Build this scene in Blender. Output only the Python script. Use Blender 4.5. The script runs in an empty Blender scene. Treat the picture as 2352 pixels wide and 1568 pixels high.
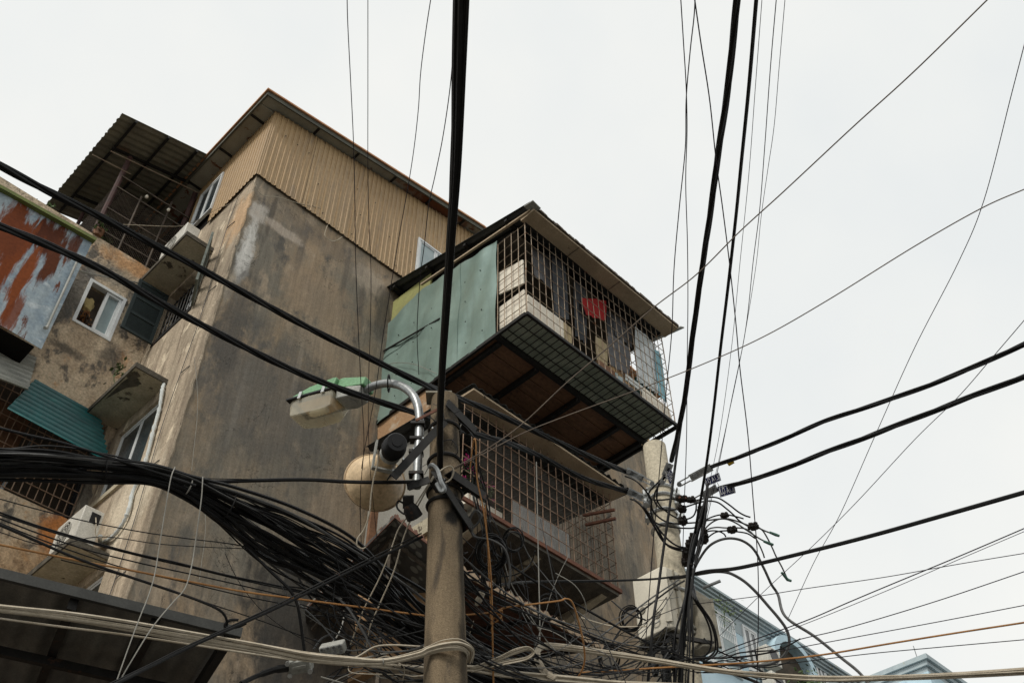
import bpy, math, random
from mathutils import Vector as V, Matrix
random.seed(7)
sc = bpy.context.scene
C = sc.collection
rad = math.radians

# ------------------------------------------------------------------ camera
# world axes: X runs along the long side wall, Y into the block, Z up; the block corner stands at the origin
PITCH, ROLL, AZ = 46.2, -0.5, 44.5
CAM = V((-4.418, -11.157, 1.6))
FPX = 2300.0
def _basis():
    yaw = rad(AZ)                                   # heading of the camera measured from +X towards +Y
    fh = V((math.cos(yaw), math.sin(yaw), 0)); right0 = V((math.sin(yaw), -math.cos(yaw), 0))
    t = rad(PITCH); fwd = fh*math.cos(t) + V((0, 0, 1))*math.sin(t); up0 = -fh*math.sin(t) + V((0, 0, 1))*math.cos(t)
    r = rad(ROLL)
    return right0*math.cos(r)+up0*math.sin(r), -right0*math.sin(r)+up0*math.cos(r), fwd
RIGHT, UP, FWD = _basis()
cd = bpy.data.cameras.new('camera'); cam = bpy.data.objects.new('camera', cd); C.objects.link(cam)
cam.matrix_world = Matrix((( RIGHT.x, UP.x, -FWD.x, CAM.x), (RIGHT.y, UP.y, -FWD.y, CAM.y), (RIGHT.z, UP.z, -FWD.z, CAM.z), (0, 0, 0, 1)))
cd.sensor_width = 36; cd.lens = 36*FPX/2352; cd.clip_end = 3000; cd.clip_start = 0.05
sc.camera = cam
def ray(x, y):
    return ((x-1176)/FPX*RIGHT - (y-784)/FPX*UP + FWD).normalized()
def PP(x, y, axis, val):                            # sight line meets the plane  axis = val
    d = ray(x, y); i = 'uvz'.index(axis)
    return CAM + d*((val-CAM[i])/d[i])
def AT(x, y, dist): return CAM + ray(x, y)*dist
def PX(p):                                          # size of one picture unit at point p
    return (p-CAM).length/FPX

# ------------------------------------------------------------------ world and light
w = bpy.data.worlds.new('World'); sc.world = w; w.use_nodes = True
nt = w.node_tree; nt.nodes.clear()
wo = nt.nodes.new('ShaderNodeOutputWorld'); bg = nt.nodes.new('ShaderNodeBackground')
sky = nt.nodes.new('ShaderNodeTexSky'); sky.sky_type = 'NISHITA'; sky.sun_disc = False
SUN_EL, SUN_AZ = 46, 194                            # sun_az: heading from +X counter-clockwise (towards which the sun stands)
sky.sun_elevation = rad(SUN_EL); sky.sun_rotation = rad(90-SUN_AZ)
tc = nt.nodes.new('ShaderNodeTexCoord'); nz = nt.nodes.new('ShaderNodeTexNoise'); nz.inputs['Scale'].default_value = 2.3; nz.inputs['Detail'].default_value = 5
nt.links.new(tc.outputs['Generated'], nz.inputs['Vector'])
rp = nt.nodes.new('ShaderNodeValToRGB'); rp.color_ramp.elements[0].position = .36; rp.color_ramp.elements[1].position = .62
rp.color_ramp.elements[0].color = (6.95, 7.15, 7.1, 1); rp.color_ramp.elements[1].color = (7.75, 7.75, 7.42, 1)
nt.links.new(nz.outputs['Fac'], rp.inputs['Fac'])
mx = nt.nodes.new('ShaderNodeMix'); mx.data_type = 'RGBA'; mx.inputs['Factor'].default_value = .94
nt.links.new(sky.outputs['Color'], mx.inputs[6]); nt.links.new(rp.outputs['Color'], mx.inputs[7])
nt.links.new(mx.outputs[2], bg.inputs['Color']); bg.inputs['Strength'].default_value = .125
nt.links.new(bg.outputs[0], wo.inputs['Surface'])
sd = bpy.data.lights.new('sun', 'SUN'); sd.energy = 2.3; sd.angle = rad(14); sd.color = (1, .95, .87)
so = bpy.data.objects.new('sun', sd); C.objects.link(so)
sdir = V((math.cos(rad(SUN_AZ))*math.cos(rad(SUN_EL)), math.sin(rad(SUN_AZ))*math.cos(rad(SUN_EL)), math.sin(rad(SUN_EL))))
so.rotation_euler = (-sdir).to_track_quat('-Z', 'Y').to_euler()
sc.view_settings.view_transform = 'Standard'; sc.view_settings.look = 'None'; sc.view_settings.gamma = 1; sc.view_settings.exposure = 0
sc.view_settings.use_curve_mapping = False
sc.render.engine = 'CYCLES'; sc.cycles.max_bounces = 6

# ------------------------------------------------------------------ materials
MATS = {}
def M(name, c1, c2=None, scale=3., stretch=(1, 1, 1), lo=.35, hi=.65, rough=.8, metal=0., bump=0., bscale=30., c3=None, s3=1.2, st3=(1, 1, 1), lo3=.55, hi3=.62,
      c4=None, s4=8., st4=(1, 1, 1), lo4=.6, hi4=.66, spec=.28, blobs=(), trans=0., alpha=1., grain=.25, gscale=60., streak=0., sst=(7, 7, .4), cracks=0., bl=(2.45, 1.6), bst=(1, 1, .6)):
    """noise-mixed surface: c1-c2 by a broad noise, then patches of c3 and c4, then a fine value grain; blobs = (centre, size, colour, amount)"""
    m = bpy.data.materials.new(name); m.use_nodes = True; t = m.node_tree; n = t.nodes; L = t.links
    b = n['Principled BSDF']; b.inputs['Roughness'].default_value = rough; b.inputs['Metallic'].default_value = metal
    b.inputs['Specular IOR Level'].default_value = spec
    if trans: b.inputs['Transmission Weight'].default_value = trans
    if alpha < 1: b.inputs['Alpha'].default_value = alpha
    co = n.new('ShaderNodeNewGeometry').outputs['Position']
    def noise(s, st, detail=6, dist=.0, r=.6):
        mp = n.new('ShaderNodeMapping'); mp.inputs['Scale'].default_value = st; L.new(co, mp.inputs['Vector'])
        z = n.new('ShaderNodeTexNoise'); z.inputs['Scale'].default_value = s; z.inputs['Detail'].default_value = detail; z.inputs['Roughness'].default_value = r
        z.inputs['Distortion'].default_value = dist; L.new(mp.outputs[0], z.inputs['Vector']); return z.outputs['Fac']
    def ramp(f, lo, hi):
        q = n.new('ShaderNodeMapRange'); q.interpolation_type = 'SMOOTHSTEP'; q.inputs['From Min'].default_value = lo; q.inputs['From Max'].default_value = hi; L.new(f, q.inputs['Value']); return q.outputs[0]
    def mix(f, a, b_, mode='MIX'):
        q = n.new('ShaderNodeMix'); q.data_type = 'RGBA'; q.blend_type = mode
        if isinstance(f, float): q.inputs['Factor'].default_value = f
        else: L.new(f, q.inputs['Factor'])
        for i, c in ((6, a), (7, b_)):
            if isinstance(c, tuple): q.inputs[i].default_value = (*c, 1)
            else: L.new(c, q.inputs[i])
        return q.outputs[2]
    col = mix(ramp(noise(scale, stretch), lo, hi), c1, c2 or tuple(x*.8 for x in c1))
    if c3: col = mix(ramp(noise(s3, st3, 8, .3, .65), lo3, hi3), col, c3)
    if c4: col = mix(ramp(noise(s4, st4, 8, .2, .7), lo4, hi4), col, c4)
    for ctr, size, c, amt in blobs:
        mp = n.new('ShaderNodeMapping'); mp.vector_type = 'TEXTURE'; mp.inputs['Location'].default_value = ctr; mp.inputs['Scale'].default_value = size; L.new(co, mp.inputs['Vector'])
        ln = n.new('ShaderNodeVectorMath'); ln.operation = 'LENGTH'; L.new(mp.outputs[0], ln.inputs[0])
        ad = n.new('ShaderNodeMath'); ad.operation = 'MULTIPLY_ADD'; L.new(noise(3.5, bst, 8, .4, .7), ad.inputs[0]); ad.inputs[1].default_value = 2.4; L.new(ln.outputs['Value'], ad.inputs[2])
        q = n.new('ShaderNodeMapRange'); q.interpolation_type = 'SMOOTHSTEP'; q.inputs['From Min'].default_value = bl[0]; q.inputs['From Max'].default_value = bl[1]; q.inputs['To Max'].default_value = amt
        L.new(ad.outputs[0], q.inputs['Value']); col = mix(q.outputs[0], col, c)
    if streak:
        q = n.new('ShaderNodeMapRange'); q.inputs['From Min'].default_value = .3; q.inputs['From Max'].default_value = .7; q.inputs['To Min'].default_value = 1-streak; q.inputs['To Max'].default_value = 1+streak; L.new(noise(1., sst, 7, .2, .7), q.inputs['Value'])
        cx = n.new('ShaderNodeVectorMath'); cx.operation = 'SCALE'; L.new(col, cx.inputs[0]); L.new(q.outputs[0], cx.inputs['Scale']); col = cx.outputs[0]
    if cracks:
        a = n.new('ShaderNodeMath'); a.operation = 'SUBTRACT'; a.inputs[1].default_value = .5; L.new(noise(.9, (1, 1, .8), 9, .9, .62), a.inputs[0])
        ab = n.new('ShaderNodeMath'); ab.operation = 'ABSOLUTE'; L.new(a.outputs[0], ab.inputs[0]); k = ramp(ab.outputs[0], .0035, .0008); g2 = ramp(noise(1.3, (1, 1, 1), 3), .52, .6)
        ml = n.new('ShaderNodeMath'); ml.operation = 'MULTIPLY'; L.new(k, ml.inputs[0]); L.new(g2, ml.inputs[1]); m2 = n.new('ShaderNodeMath'); m2.operation = 'MULTIPLY'; m2.inputs[1].default_value = cracks; L.new(ml.outputs[0], m2.inputs[0])
        col = mix(m2.outputs[0], col, (.03, .027, .023))
    if grain:
        g = noise(gscale, (1, 1, 1), 4)
        q = n.new('ShaderNodeMapRange'); q.inputs['From Min'].default_value = .3; q.inputs['From Max'].default_value = .7; q.inputs['To Min'].default_value = 1-grain; q.inputs['To Max'].default_value = 1+grain*.6; L.new(g, q.inputs['Value'])
        cx = n.new('ShaderNodeVectorMath'); cx.operation = 'SCALE'; L.new(col, cx.inputs[0]); L.new(q.outputs[0], cx.inputs['Scale']); col = cx.outputs[0]
    L.new(col, b.inputs['Base Color'])
    if bump:
        bp = n.new('ShaderNodeBump'); bp.inputs['Strength'].default_value = bump; bp.inputs['Distance'].default_value = .03; L.new(noise(bscale, (1, 1, 1), 6), bp.inputs['Height']); L.new(bp.outputs[0], b.inputs['Normal'])
    MATS[name] = m; return m

M('wall_side', (.300, .226, .150), (.185, .166, .134), 1.0, (1, 1, .55), .36, .62, .92, bump=.32, bscale=9, c3=(.37, .295, .215), s3=2.6, st3=(1.3, 1, .55), lo3=.50, hi3=.72,
  c4=(.115, .105, .092), s4=2.2, st4=(1.3, 1, .6), lo4=.50, hi4=.66, gscale=34, grain=.17, spec=.2, streak=.20, sst=(16, 16, 1.0), cracks=.9, bl=(2.4, 1.75),
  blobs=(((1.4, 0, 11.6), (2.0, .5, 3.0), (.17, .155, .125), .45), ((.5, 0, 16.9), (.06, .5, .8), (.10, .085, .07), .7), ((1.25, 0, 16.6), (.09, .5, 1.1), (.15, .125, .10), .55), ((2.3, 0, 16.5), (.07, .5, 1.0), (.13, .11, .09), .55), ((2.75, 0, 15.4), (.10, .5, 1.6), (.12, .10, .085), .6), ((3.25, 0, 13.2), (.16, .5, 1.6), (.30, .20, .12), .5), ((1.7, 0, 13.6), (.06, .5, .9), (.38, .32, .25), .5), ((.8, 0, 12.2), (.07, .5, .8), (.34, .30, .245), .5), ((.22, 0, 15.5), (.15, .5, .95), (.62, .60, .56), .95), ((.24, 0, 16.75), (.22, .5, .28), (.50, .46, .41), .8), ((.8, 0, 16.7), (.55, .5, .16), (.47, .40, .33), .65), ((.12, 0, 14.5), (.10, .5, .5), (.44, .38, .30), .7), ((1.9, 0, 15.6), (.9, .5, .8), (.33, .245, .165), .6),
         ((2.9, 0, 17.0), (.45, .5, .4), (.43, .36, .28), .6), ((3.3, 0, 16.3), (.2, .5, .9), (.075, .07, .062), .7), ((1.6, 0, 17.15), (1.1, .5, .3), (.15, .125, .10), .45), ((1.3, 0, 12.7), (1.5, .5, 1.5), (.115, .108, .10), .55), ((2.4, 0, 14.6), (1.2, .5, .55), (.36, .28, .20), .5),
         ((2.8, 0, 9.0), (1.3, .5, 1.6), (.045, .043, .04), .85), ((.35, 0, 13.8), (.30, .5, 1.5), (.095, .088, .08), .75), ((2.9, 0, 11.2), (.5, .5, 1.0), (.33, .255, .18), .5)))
M('wall_front', (.50, .41, .305), (.345, .285, .21), 1.4, (1, 1, .4), .35, .65, .9, bump=.6, bscale=12, c3=(.24, .19, .14), s3=2.2, st3=(1, 3, .35), lo3=.50, hi3=.66, c4=(.74, .63, .47), s4=3, st4=(1, 1, .5), lo4=.54, hi4=.64, gscale=30, spec=.2, streak=.16, sst=(5, 5, .5), cracks=.5,
  blobs=(((0, .06, 11), (.5, .16, 7), (.24, .195, .145), .75), ((0, .2, 16.6), (.5, .5, .8), (.56, .36, .20), .7), ((0, .9, 10.5), (.5, .7, 1.0), (.72, .63, .49), .7)))
M('wall_rear', (.47, .365, .255), (.58, .475, .345), 2.0, (1, 1, .7), .36, .62, .92, bump=.8, bscale=14, c3=(.16, .142, .118), s3=2.4, st3=(1.2, 1, .7), lo3=.51, hi3=.60, c4=(.55, .32, .16), s4=1.1, lo4=.58, hi4=.68, gscale=26, grain=.35, spec=.2, streak=.14, sst=(6, 6, .8), cracks=.6,
  blobs=(((-1.52, 2.6, 15.2), (.20, .5, .95), (.12, .115, .105), .9), ((-.7, 2.6, 16.5), (.9, .5, .22), (.58, .33, .16), .85), ((-.3, 2.6, 10.6), (.3, .5, .4), (.58, .22, .06), .85), ((-1.75, 2.6, 13.2), (.2, .5, .25), (.05, .047, .042), .95), ((-1.3, 2.6, 13.9), (.35, .5, .12), (.08, .075, .065), .8), ((-.55, 2.6, 14.25), (.25, .5, .3), (.10, .09, .075), .8), ((-1.0, 2.6, 16.0), (.5, .5, .25), (.24, .22, .185), .7), ((-1.6, 2.6, 9.4), (1.0, .5, .6), (.20, .165, .12), .7), ((-.6, 2.6, 9.9), (.9, .5, .4), (.46, .29, .15), .6)))
M('clad_tan', (.39, .262, .132), (.355, .24, .126), 1.2, (1, 1, .3), rough=.5, c3=(.27, .205, .14), s3=3, st3=(2, 2, .25), lo3=.55, hi3=.75, gscale=12, grain=.12)
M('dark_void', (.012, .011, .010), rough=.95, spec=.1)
M('interior', (.13, .105, .082), (.08, .068, .055), 2, rough=.9, spec=.1)
M('clad_tan_faded', (.415, .285, .15), (.375, .26, .142), 1.2, (1, 1, .3), rough=.5, c3=(.25, .185, .12), s3=3, st3=(2, 2, .25), lo3=.55, hi3=.75, gscale=12, grain=.14)
M('roof_rust', (.62, .34, .18), (.48, .23, .11), 5, rough=.8)
M('soffit', (.36, .34, .275), (.30, .28, .225), 3, rough=.85, c3=(.15, .055, .025), s3=1.5, st3=(1.4, 2, 1), lo3=.60, hi3=.64, blobs=(((4.4, -.2, 20.6), (1.3, .5, .6), (.17, .06, .025), 1.),))
M('fascia_dark', (.055, .056, .052), (.04, .041, .038), 4, rough=.7)
M('fascia', (.10, .098, .074), (.07, .07, .055), 4, rough=.6)
M('steel_dark', (.026, .025, .023), (.016, .015, .014), 9, rough=.6, spec=.2, c4=(.09, .045, .026), s4=9, lo4=.60, hi4=.68)
M('steel_galv', (.34, .35, .35), (.25, .26, .26), 9, rough=.42, metal=.75)
M('steel_bright', (.62, .63, .62), (.5, .51, .5), 12, rough=.32, metal=.8)
M('white_frame', (.72, .74, .74), (.64, .66, .66), 4, rough=.4, grain=.08)
M('glass_dark', (.055, .065, .07), (.03, .04, .045), 2, rough=.08, spec=.8, grain=0)
M('glass_frost', (.33, .40, .41), (.27, .34, .35), 3, rough=.35, grain=.05)
M('concrete', (.52, .46, .34), (.40, .355, .26), 3.5, rough=.92, bump=.4, bscale=20, c3=(.10, .085, .065), s3=2.6, lo3=.60, hi3=.66, gscale=30, spec=.2)
M('concrete_edge', (.075, .068, .055), (.13, .115, .09), 6, rough=.95, bump=.6, bscale=25)
M('pole_cream', (.56, .50, .38), (.48, .43, .33), 3, (1, 1, .4), rough=.9, bump=.35, bscale=25, c3=(.30, .265, .20), s3=2.5, st3=(2, 2, .6), lo3=.56, hi3=.68, c4=(.16, .13, .09), s4=7, lo4=.69, hi4=.72, gscale=40, spec=.2)
M('shutter', (.030, .043, .043), (.022, .032, .033), 6, rough=.6)
M('shutter_pale', (.17, .19, .165), (.11, .125, .11), 8, (1, 1, 3), rough=.7)
M('blue_sheet', (.35, .41, .44), (.24, .305, .36), 2.6, rough=.6, spec=.12, c3=(.48, .53, .55), s3=3.2, lo3=.55, hi3=.70, c4=(.13, .036, .011), s4=1.25, st4=(3.0, 1, .55), lo4=.56, hi4=.62, gscale=22, grain=.2, streak=.10, sst=(9, 9, .6), bl=(2.3, 1.85), bst=(2.2, 2.2, .4),
  blobs=(((-2.45, 1.8, 15.15), (.42, .5, .5), (.085, .022, .008), 1.), ((-2.8, 1.8, 14.5), (.16, .5, 1.1), (.19, .045, .010), 1.), ((-2.25, 1.8, 14.8), (.12, .5, .75), (.10, .028, .010), 1.), ((-2.52, 1.8, 14.0), (.11, .5, 1.0), (.20, .05, .012), 1.), ((-3.0, 1.8, 14.9), (.3, .5, .8), (.16, .04, .012), 1.), ((-2.05, 1.8, 15.3), (.12, .5, .35), (.09, .026, .010), .9), ((-2.4, 1.8, 13.3), (.1, .5, .5), (.17, .04, .01), .9)))
M('flash_green', (.17, .20, .055), (.13, .155, .05), 5, rough=.6)
M('sheet_teal', (.010, .12, .122), (.008, .09, .094), 3, rough=.24, spec=.5, c3=(.02, .17, .165), s3=4, st3=(.4, 2, 2), lo3=.55, hi3=.75, gscale=10, grain=.15)
M('sheet_grey', (.33, .335, .30), (.22, .225, .205), 5, (.4, 2, 2), rough=.7)
M('sheet_greygreen', (.215, .205, .155), (.16, .152, .12), 3, rough=.7, c3=(.19, .125, .08), s3=3, lo3=.58, hi3=.7)
M('sheet_seagreen', (.26, .36, .32), (.225, .32, .285), 1.5, rough=.3, metal=.3, gscale=4, grain=.10, spec=.5, c3=(.20, .27, .235), s3=2.5, st3=(1, 2.5, .3), lo3=.5, hi3=.75, c4=(.20, .12, .07), s4=4, st4=(1, 5, .5), lo4=.69, hi4=.75)
M('mesh_dark', (.06, .047, .037), (.10, .078, .06), 7, rough=.8)
M('board_yellow', (.34, .34, .13), (.29, .29, .12), 3, rough=.7)
M('roof_dark', (.055, .06, .06), (.04, .043, .043), 3, rough=.6)
M('cement_edge', (.075, .062, .048), (.13, .105, .08), 9, rough=.95, bump=.6)
M('plaster_soffit', (.46, .36, .25), (.37, .29, .20), 2.4, rough=.9, c4=(.09, .075, .06), s4=3.5, lo4=.63, hi4=.67, bump=.2)
M('cage_rod', (.36, .295, .22), (.25, .18, .125), 7, rough=.55, metal=.3, c4=(.22, .10, .05), s4=5, lo4=.6, hi4=.66)
M('cage_rust', (.21, .13, .085), (.30, .215, .155), 7, rough=.8)
M('plank', (.24, .125, .07), (.17, .09, .052), 3.5, (.5, 4, 1), rough=.8, c3=(.09, .052, .036), s3=4, lo3=.58, hi3=.7, gscale=20)
M('shelf_sheet', (.42, .46, .38), (.30, .34, .275), 4, rough=.7)
M('white_board', (.78, .73, .62), (.68, .62, .52), 4, rough=.7, gscale=40, grain=.12)
M('cloth_red', (.36, .018, .018), (.28, .014, .015), 4, rough=.9)
M('cloth_white', (.62, .64, .62), (.52, .55, .54), 4, rough=.9)
M('cloth_blue', (.32, .55, .62), (.25, .45, .52), 4, rough=.9)
M('cloth_dark', (.045, .048, .055), (.07, .075, .08), 3, rough=.95)
M('cloth_grey', (.15, .15, .155), (.11, .11, .115), 4, rough=.95)
M('cloth_tan', (.40, .33, .20), (.34, .27, .16), 4, rough=.9)
M('cloth_green', (.02, .075, .055), (.03, .10, .08), 4, rough=.9)
M('cable_black', (.006, .006, .0062), (.010, .010, .0102), 12, rough=.5, grain=.3, spec=.22, c3=(.022, .020, .018), s3=6, lo3=.55, hi3=.7)
M('cable_grey', (.10, .10, .098), (.075, .075, .074), 10, rough=.5, grain=.1)
M('wire_violet', (.022, .016, .022), rough=.6, grain=0, spec=.25)
M('wire_brown', (.19, .15, .115), (.14, .11, .085), 8, rough=.6, grain=.1)
M('wire_beige', (.50, .44, .345), (.40, .345, .26), 9, rough=.6, grain=.15)
M('wire_grey', (.30, .29, .26), (.24, .23, .2), 9, rough=.6, grain=.1)
M('wire_orange', (.40, .20, .07), (.30, .14, .045), 8, rough=.6, grain=.1)
M('connector', (.018, .015, .013), (.030, .023, .018), 14, rough=.7, spec=.25)
M('patina', (.10, .20, .16), (.07, .14, .11), 20, rough=.8)
M('lamp_green', (.155, .33, .165), (.125, .27, .14), 5, rough=.45, c4=(.2, .3, .18), s4=9, lo4=.62, hi4=.7)
M('lamp_grey', (.40, .40, .37), (.30, .30, .27), 6, rough=.6)
M('lamp_reflector', (.70, .47, .20), (.62, .40, .16), 4, rough=.4)
M('horn_rim', (.42, .30, .18), (.30, .21, .12), 8, rough=.55)
M('horn_cream', (.66, .49, .30), (.57, .42, .25), 3, rough=.42, c3=(.24, .165, .095), s3=5.5, st3=(1.6, 1.6, .5), lo3=.54, hi3=.70, c4=(.06, .045, .03), s4=16, lo4=.66, hi4=.7, gscale=40)
M('black_plastic', (.006, .006, .007), (.010, .010, .0105), 9, rough=.45, spec=.25)
M('ac_white', (.66, .64, .58), (.56, .54, .48), 4, rough=.5, c4=(.30, .25, .18), s4=5, lo4=.63, hi4=.7)
M('box_cream', (.62, .58, .48), (.56, .52, .43), 3, rough=.6, gscale=50, grain=.08)
M('box_drab', (.22, .20, .155), (.18, .165, .13), 3, rough=.7)
M('sign_blue', (.018, .024, .115), rough=.35, grain=0)
M('sign_white', (.78, .79, .8), rough=.4, grain=0)
M('house_blue', (.52, .67, .75), (.46, .61, .69), 1.5, rough=.85, c3=(.30, .40, .46), s3=2, st3=(1, 1, .4), lo3=.55, hi3=.75, c4=(.25, .30, .33), s4=2.5, lo4=.66, hi4=.7, grain=.12)
M('house_grey', (.42, .485, .505), (.34, .40, .425), 1.6, rough=.9, grain=.15, c3=(.36, .34, .22), s3=1.5, lo3=.62, hi3=.7)
M('tile_awning', (.17, .085, .06), (.12, .065, .05), 6, rough=.85)
M('tile_edge', (.42, .32, .22), (.34, .25, .17), 6, rough=.9, bump=.4)
M('awning_under', (.085, .083, .078), (.06, .058, .055), 5, rough=.8)
M('awning_low', (.19, .178, .155), (.13, .123, .11), 3, rough=.8)
M('wood_orange', (.30, .15, .06), (.22, .10, .04), 4, (4, 1, .5), rough=.6)
M('post_red', (.075, .036, .032), (.05, .028, .026), 6, rough=.7)
M('leaf', (.055, .095, .03), (.09, .13, .05), 9, rough=.7, grain=.3)
M('leaf_pale', (.16, .21, .09), (.11, .15, .06), 9, rough=.7)
M('petal', (.62, .07, .30), (.52, .04, .24), 9, rough=.7)
M('asphalt', (.11, .105, .095), (.085, .08, .072), 2, rough=.95)
M('panel_ribbed', (.40, .395, .38), (.33, .325, .31), 3, rough=.6)
M('paper_junk', (.45, .36, .16), (.36, .28, .13), 8, rough=.9)
M('rust_steel', (.17, .075, .045), (.11, .05, .035), 8, rough=.85)
M('wall_pale', (.30, .29, .26), (.25, .24, .21), 2, rough=.9, c3=(.17, .14, .10), s3=2, lo3=.58, hi3=.7, bump=.3)
M('wall_orange', (.40, .25, .135), (.33, .20, .11), 3, (1, 1, .5), rough=.9, c3=(.45, .36, .26), s3=2.2, lo3=.54, hi3=.64, bump=.5, bscale=18)
# clear yellowed lamp bowl
def clear_mat(name, col, alpha, rough, tint=None):
    m = bpy.data.materials.new(name); m.use_nodes = True; t = m.node_tree; n = t.nodes; b = n['Principled BSDF']
    tr = n.new('ShaderNodeBsdfTransparent'); tr.inputs[0].default_value = (*(tint or [min(1, c*1.25) for c in col]), 1); mxs = n.new('ShaderNodeMixShader')
    z = n.new('ShaderNodeTexNoise'); z.inputs['Scale'].default_value = 7; tcx = n.new('ShaderNodeTexCoord'); t.links.new(tcx.outputs['Object'], z.inputs['Vector'])
    mr = n.new('ShaderNodeMapRange'); mr.inputs['To Min'].default_value = alpha*.7; mr.inputs['To Max'].default_value = alpha*1.3; t.links.new(z.outputs['Fac'], mr.inputs['Value'])
    b.inputs['Base Color'].default_value = (*col, 1); b.inputs['Roughness'].default_value = rough
    t.links.new(mr.outputs[0], mxs.inputs[0]); t.links.new(tr.outputs[0], mxs.inputs[1]); t.links.new(b.outputs[0], mxs.inputs[2]); t.links.new(mxs.outputs[0], n['Material Output'].inputs['Surface'])
    MATS[name] = m
clear_mat('bowl', (.82, .78, .64), .36, .2, (1, .96, .84))
clear_mat('screen_mesh', (.11, .095, .075), .14, .8, (1, 1, 1))
clear_mat('sheer', (.62, .66, .66), .7, .8, (1, 1, 1))

def dots(name, col, size):                      # painted dots on a sheet
    t = MATS[name].node_tree; n = t.nodes; L = t.links; b = n['Principled BSDF']; src = b.inputs['Base Color'].links[0].from_socket
    vo = n.new('ShaderNodeTexVoronoi'); vo.inputs['Scale'].default_value = size; vo.inputs['Randomness'].default_value = .25; L.new(n.new('ShaderNodeNewGeometry').outputs['Position'], vo.inputs['Vector'])
    q = n.new('ShaderNodeMapRange'); q.inputs['From Min'].default_value = .42; q.inputs['From Max'].default_value = .34; L.new(vo.outputs['Distance'], q.inputs['Value'])
    m = n.new('ShaderNodeMix'); m.data_type = 'RGBA'; L.new(q.outputs[0], m.inputs['Factor']); L.new(src, m.inputs[6]); m.inputs[7].default_value = (*col, 1); L.new(m.outputs[2], b.inputs['Base Color'])
dots('awning_under', (.20, .20, .18), 5.5)

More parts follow.
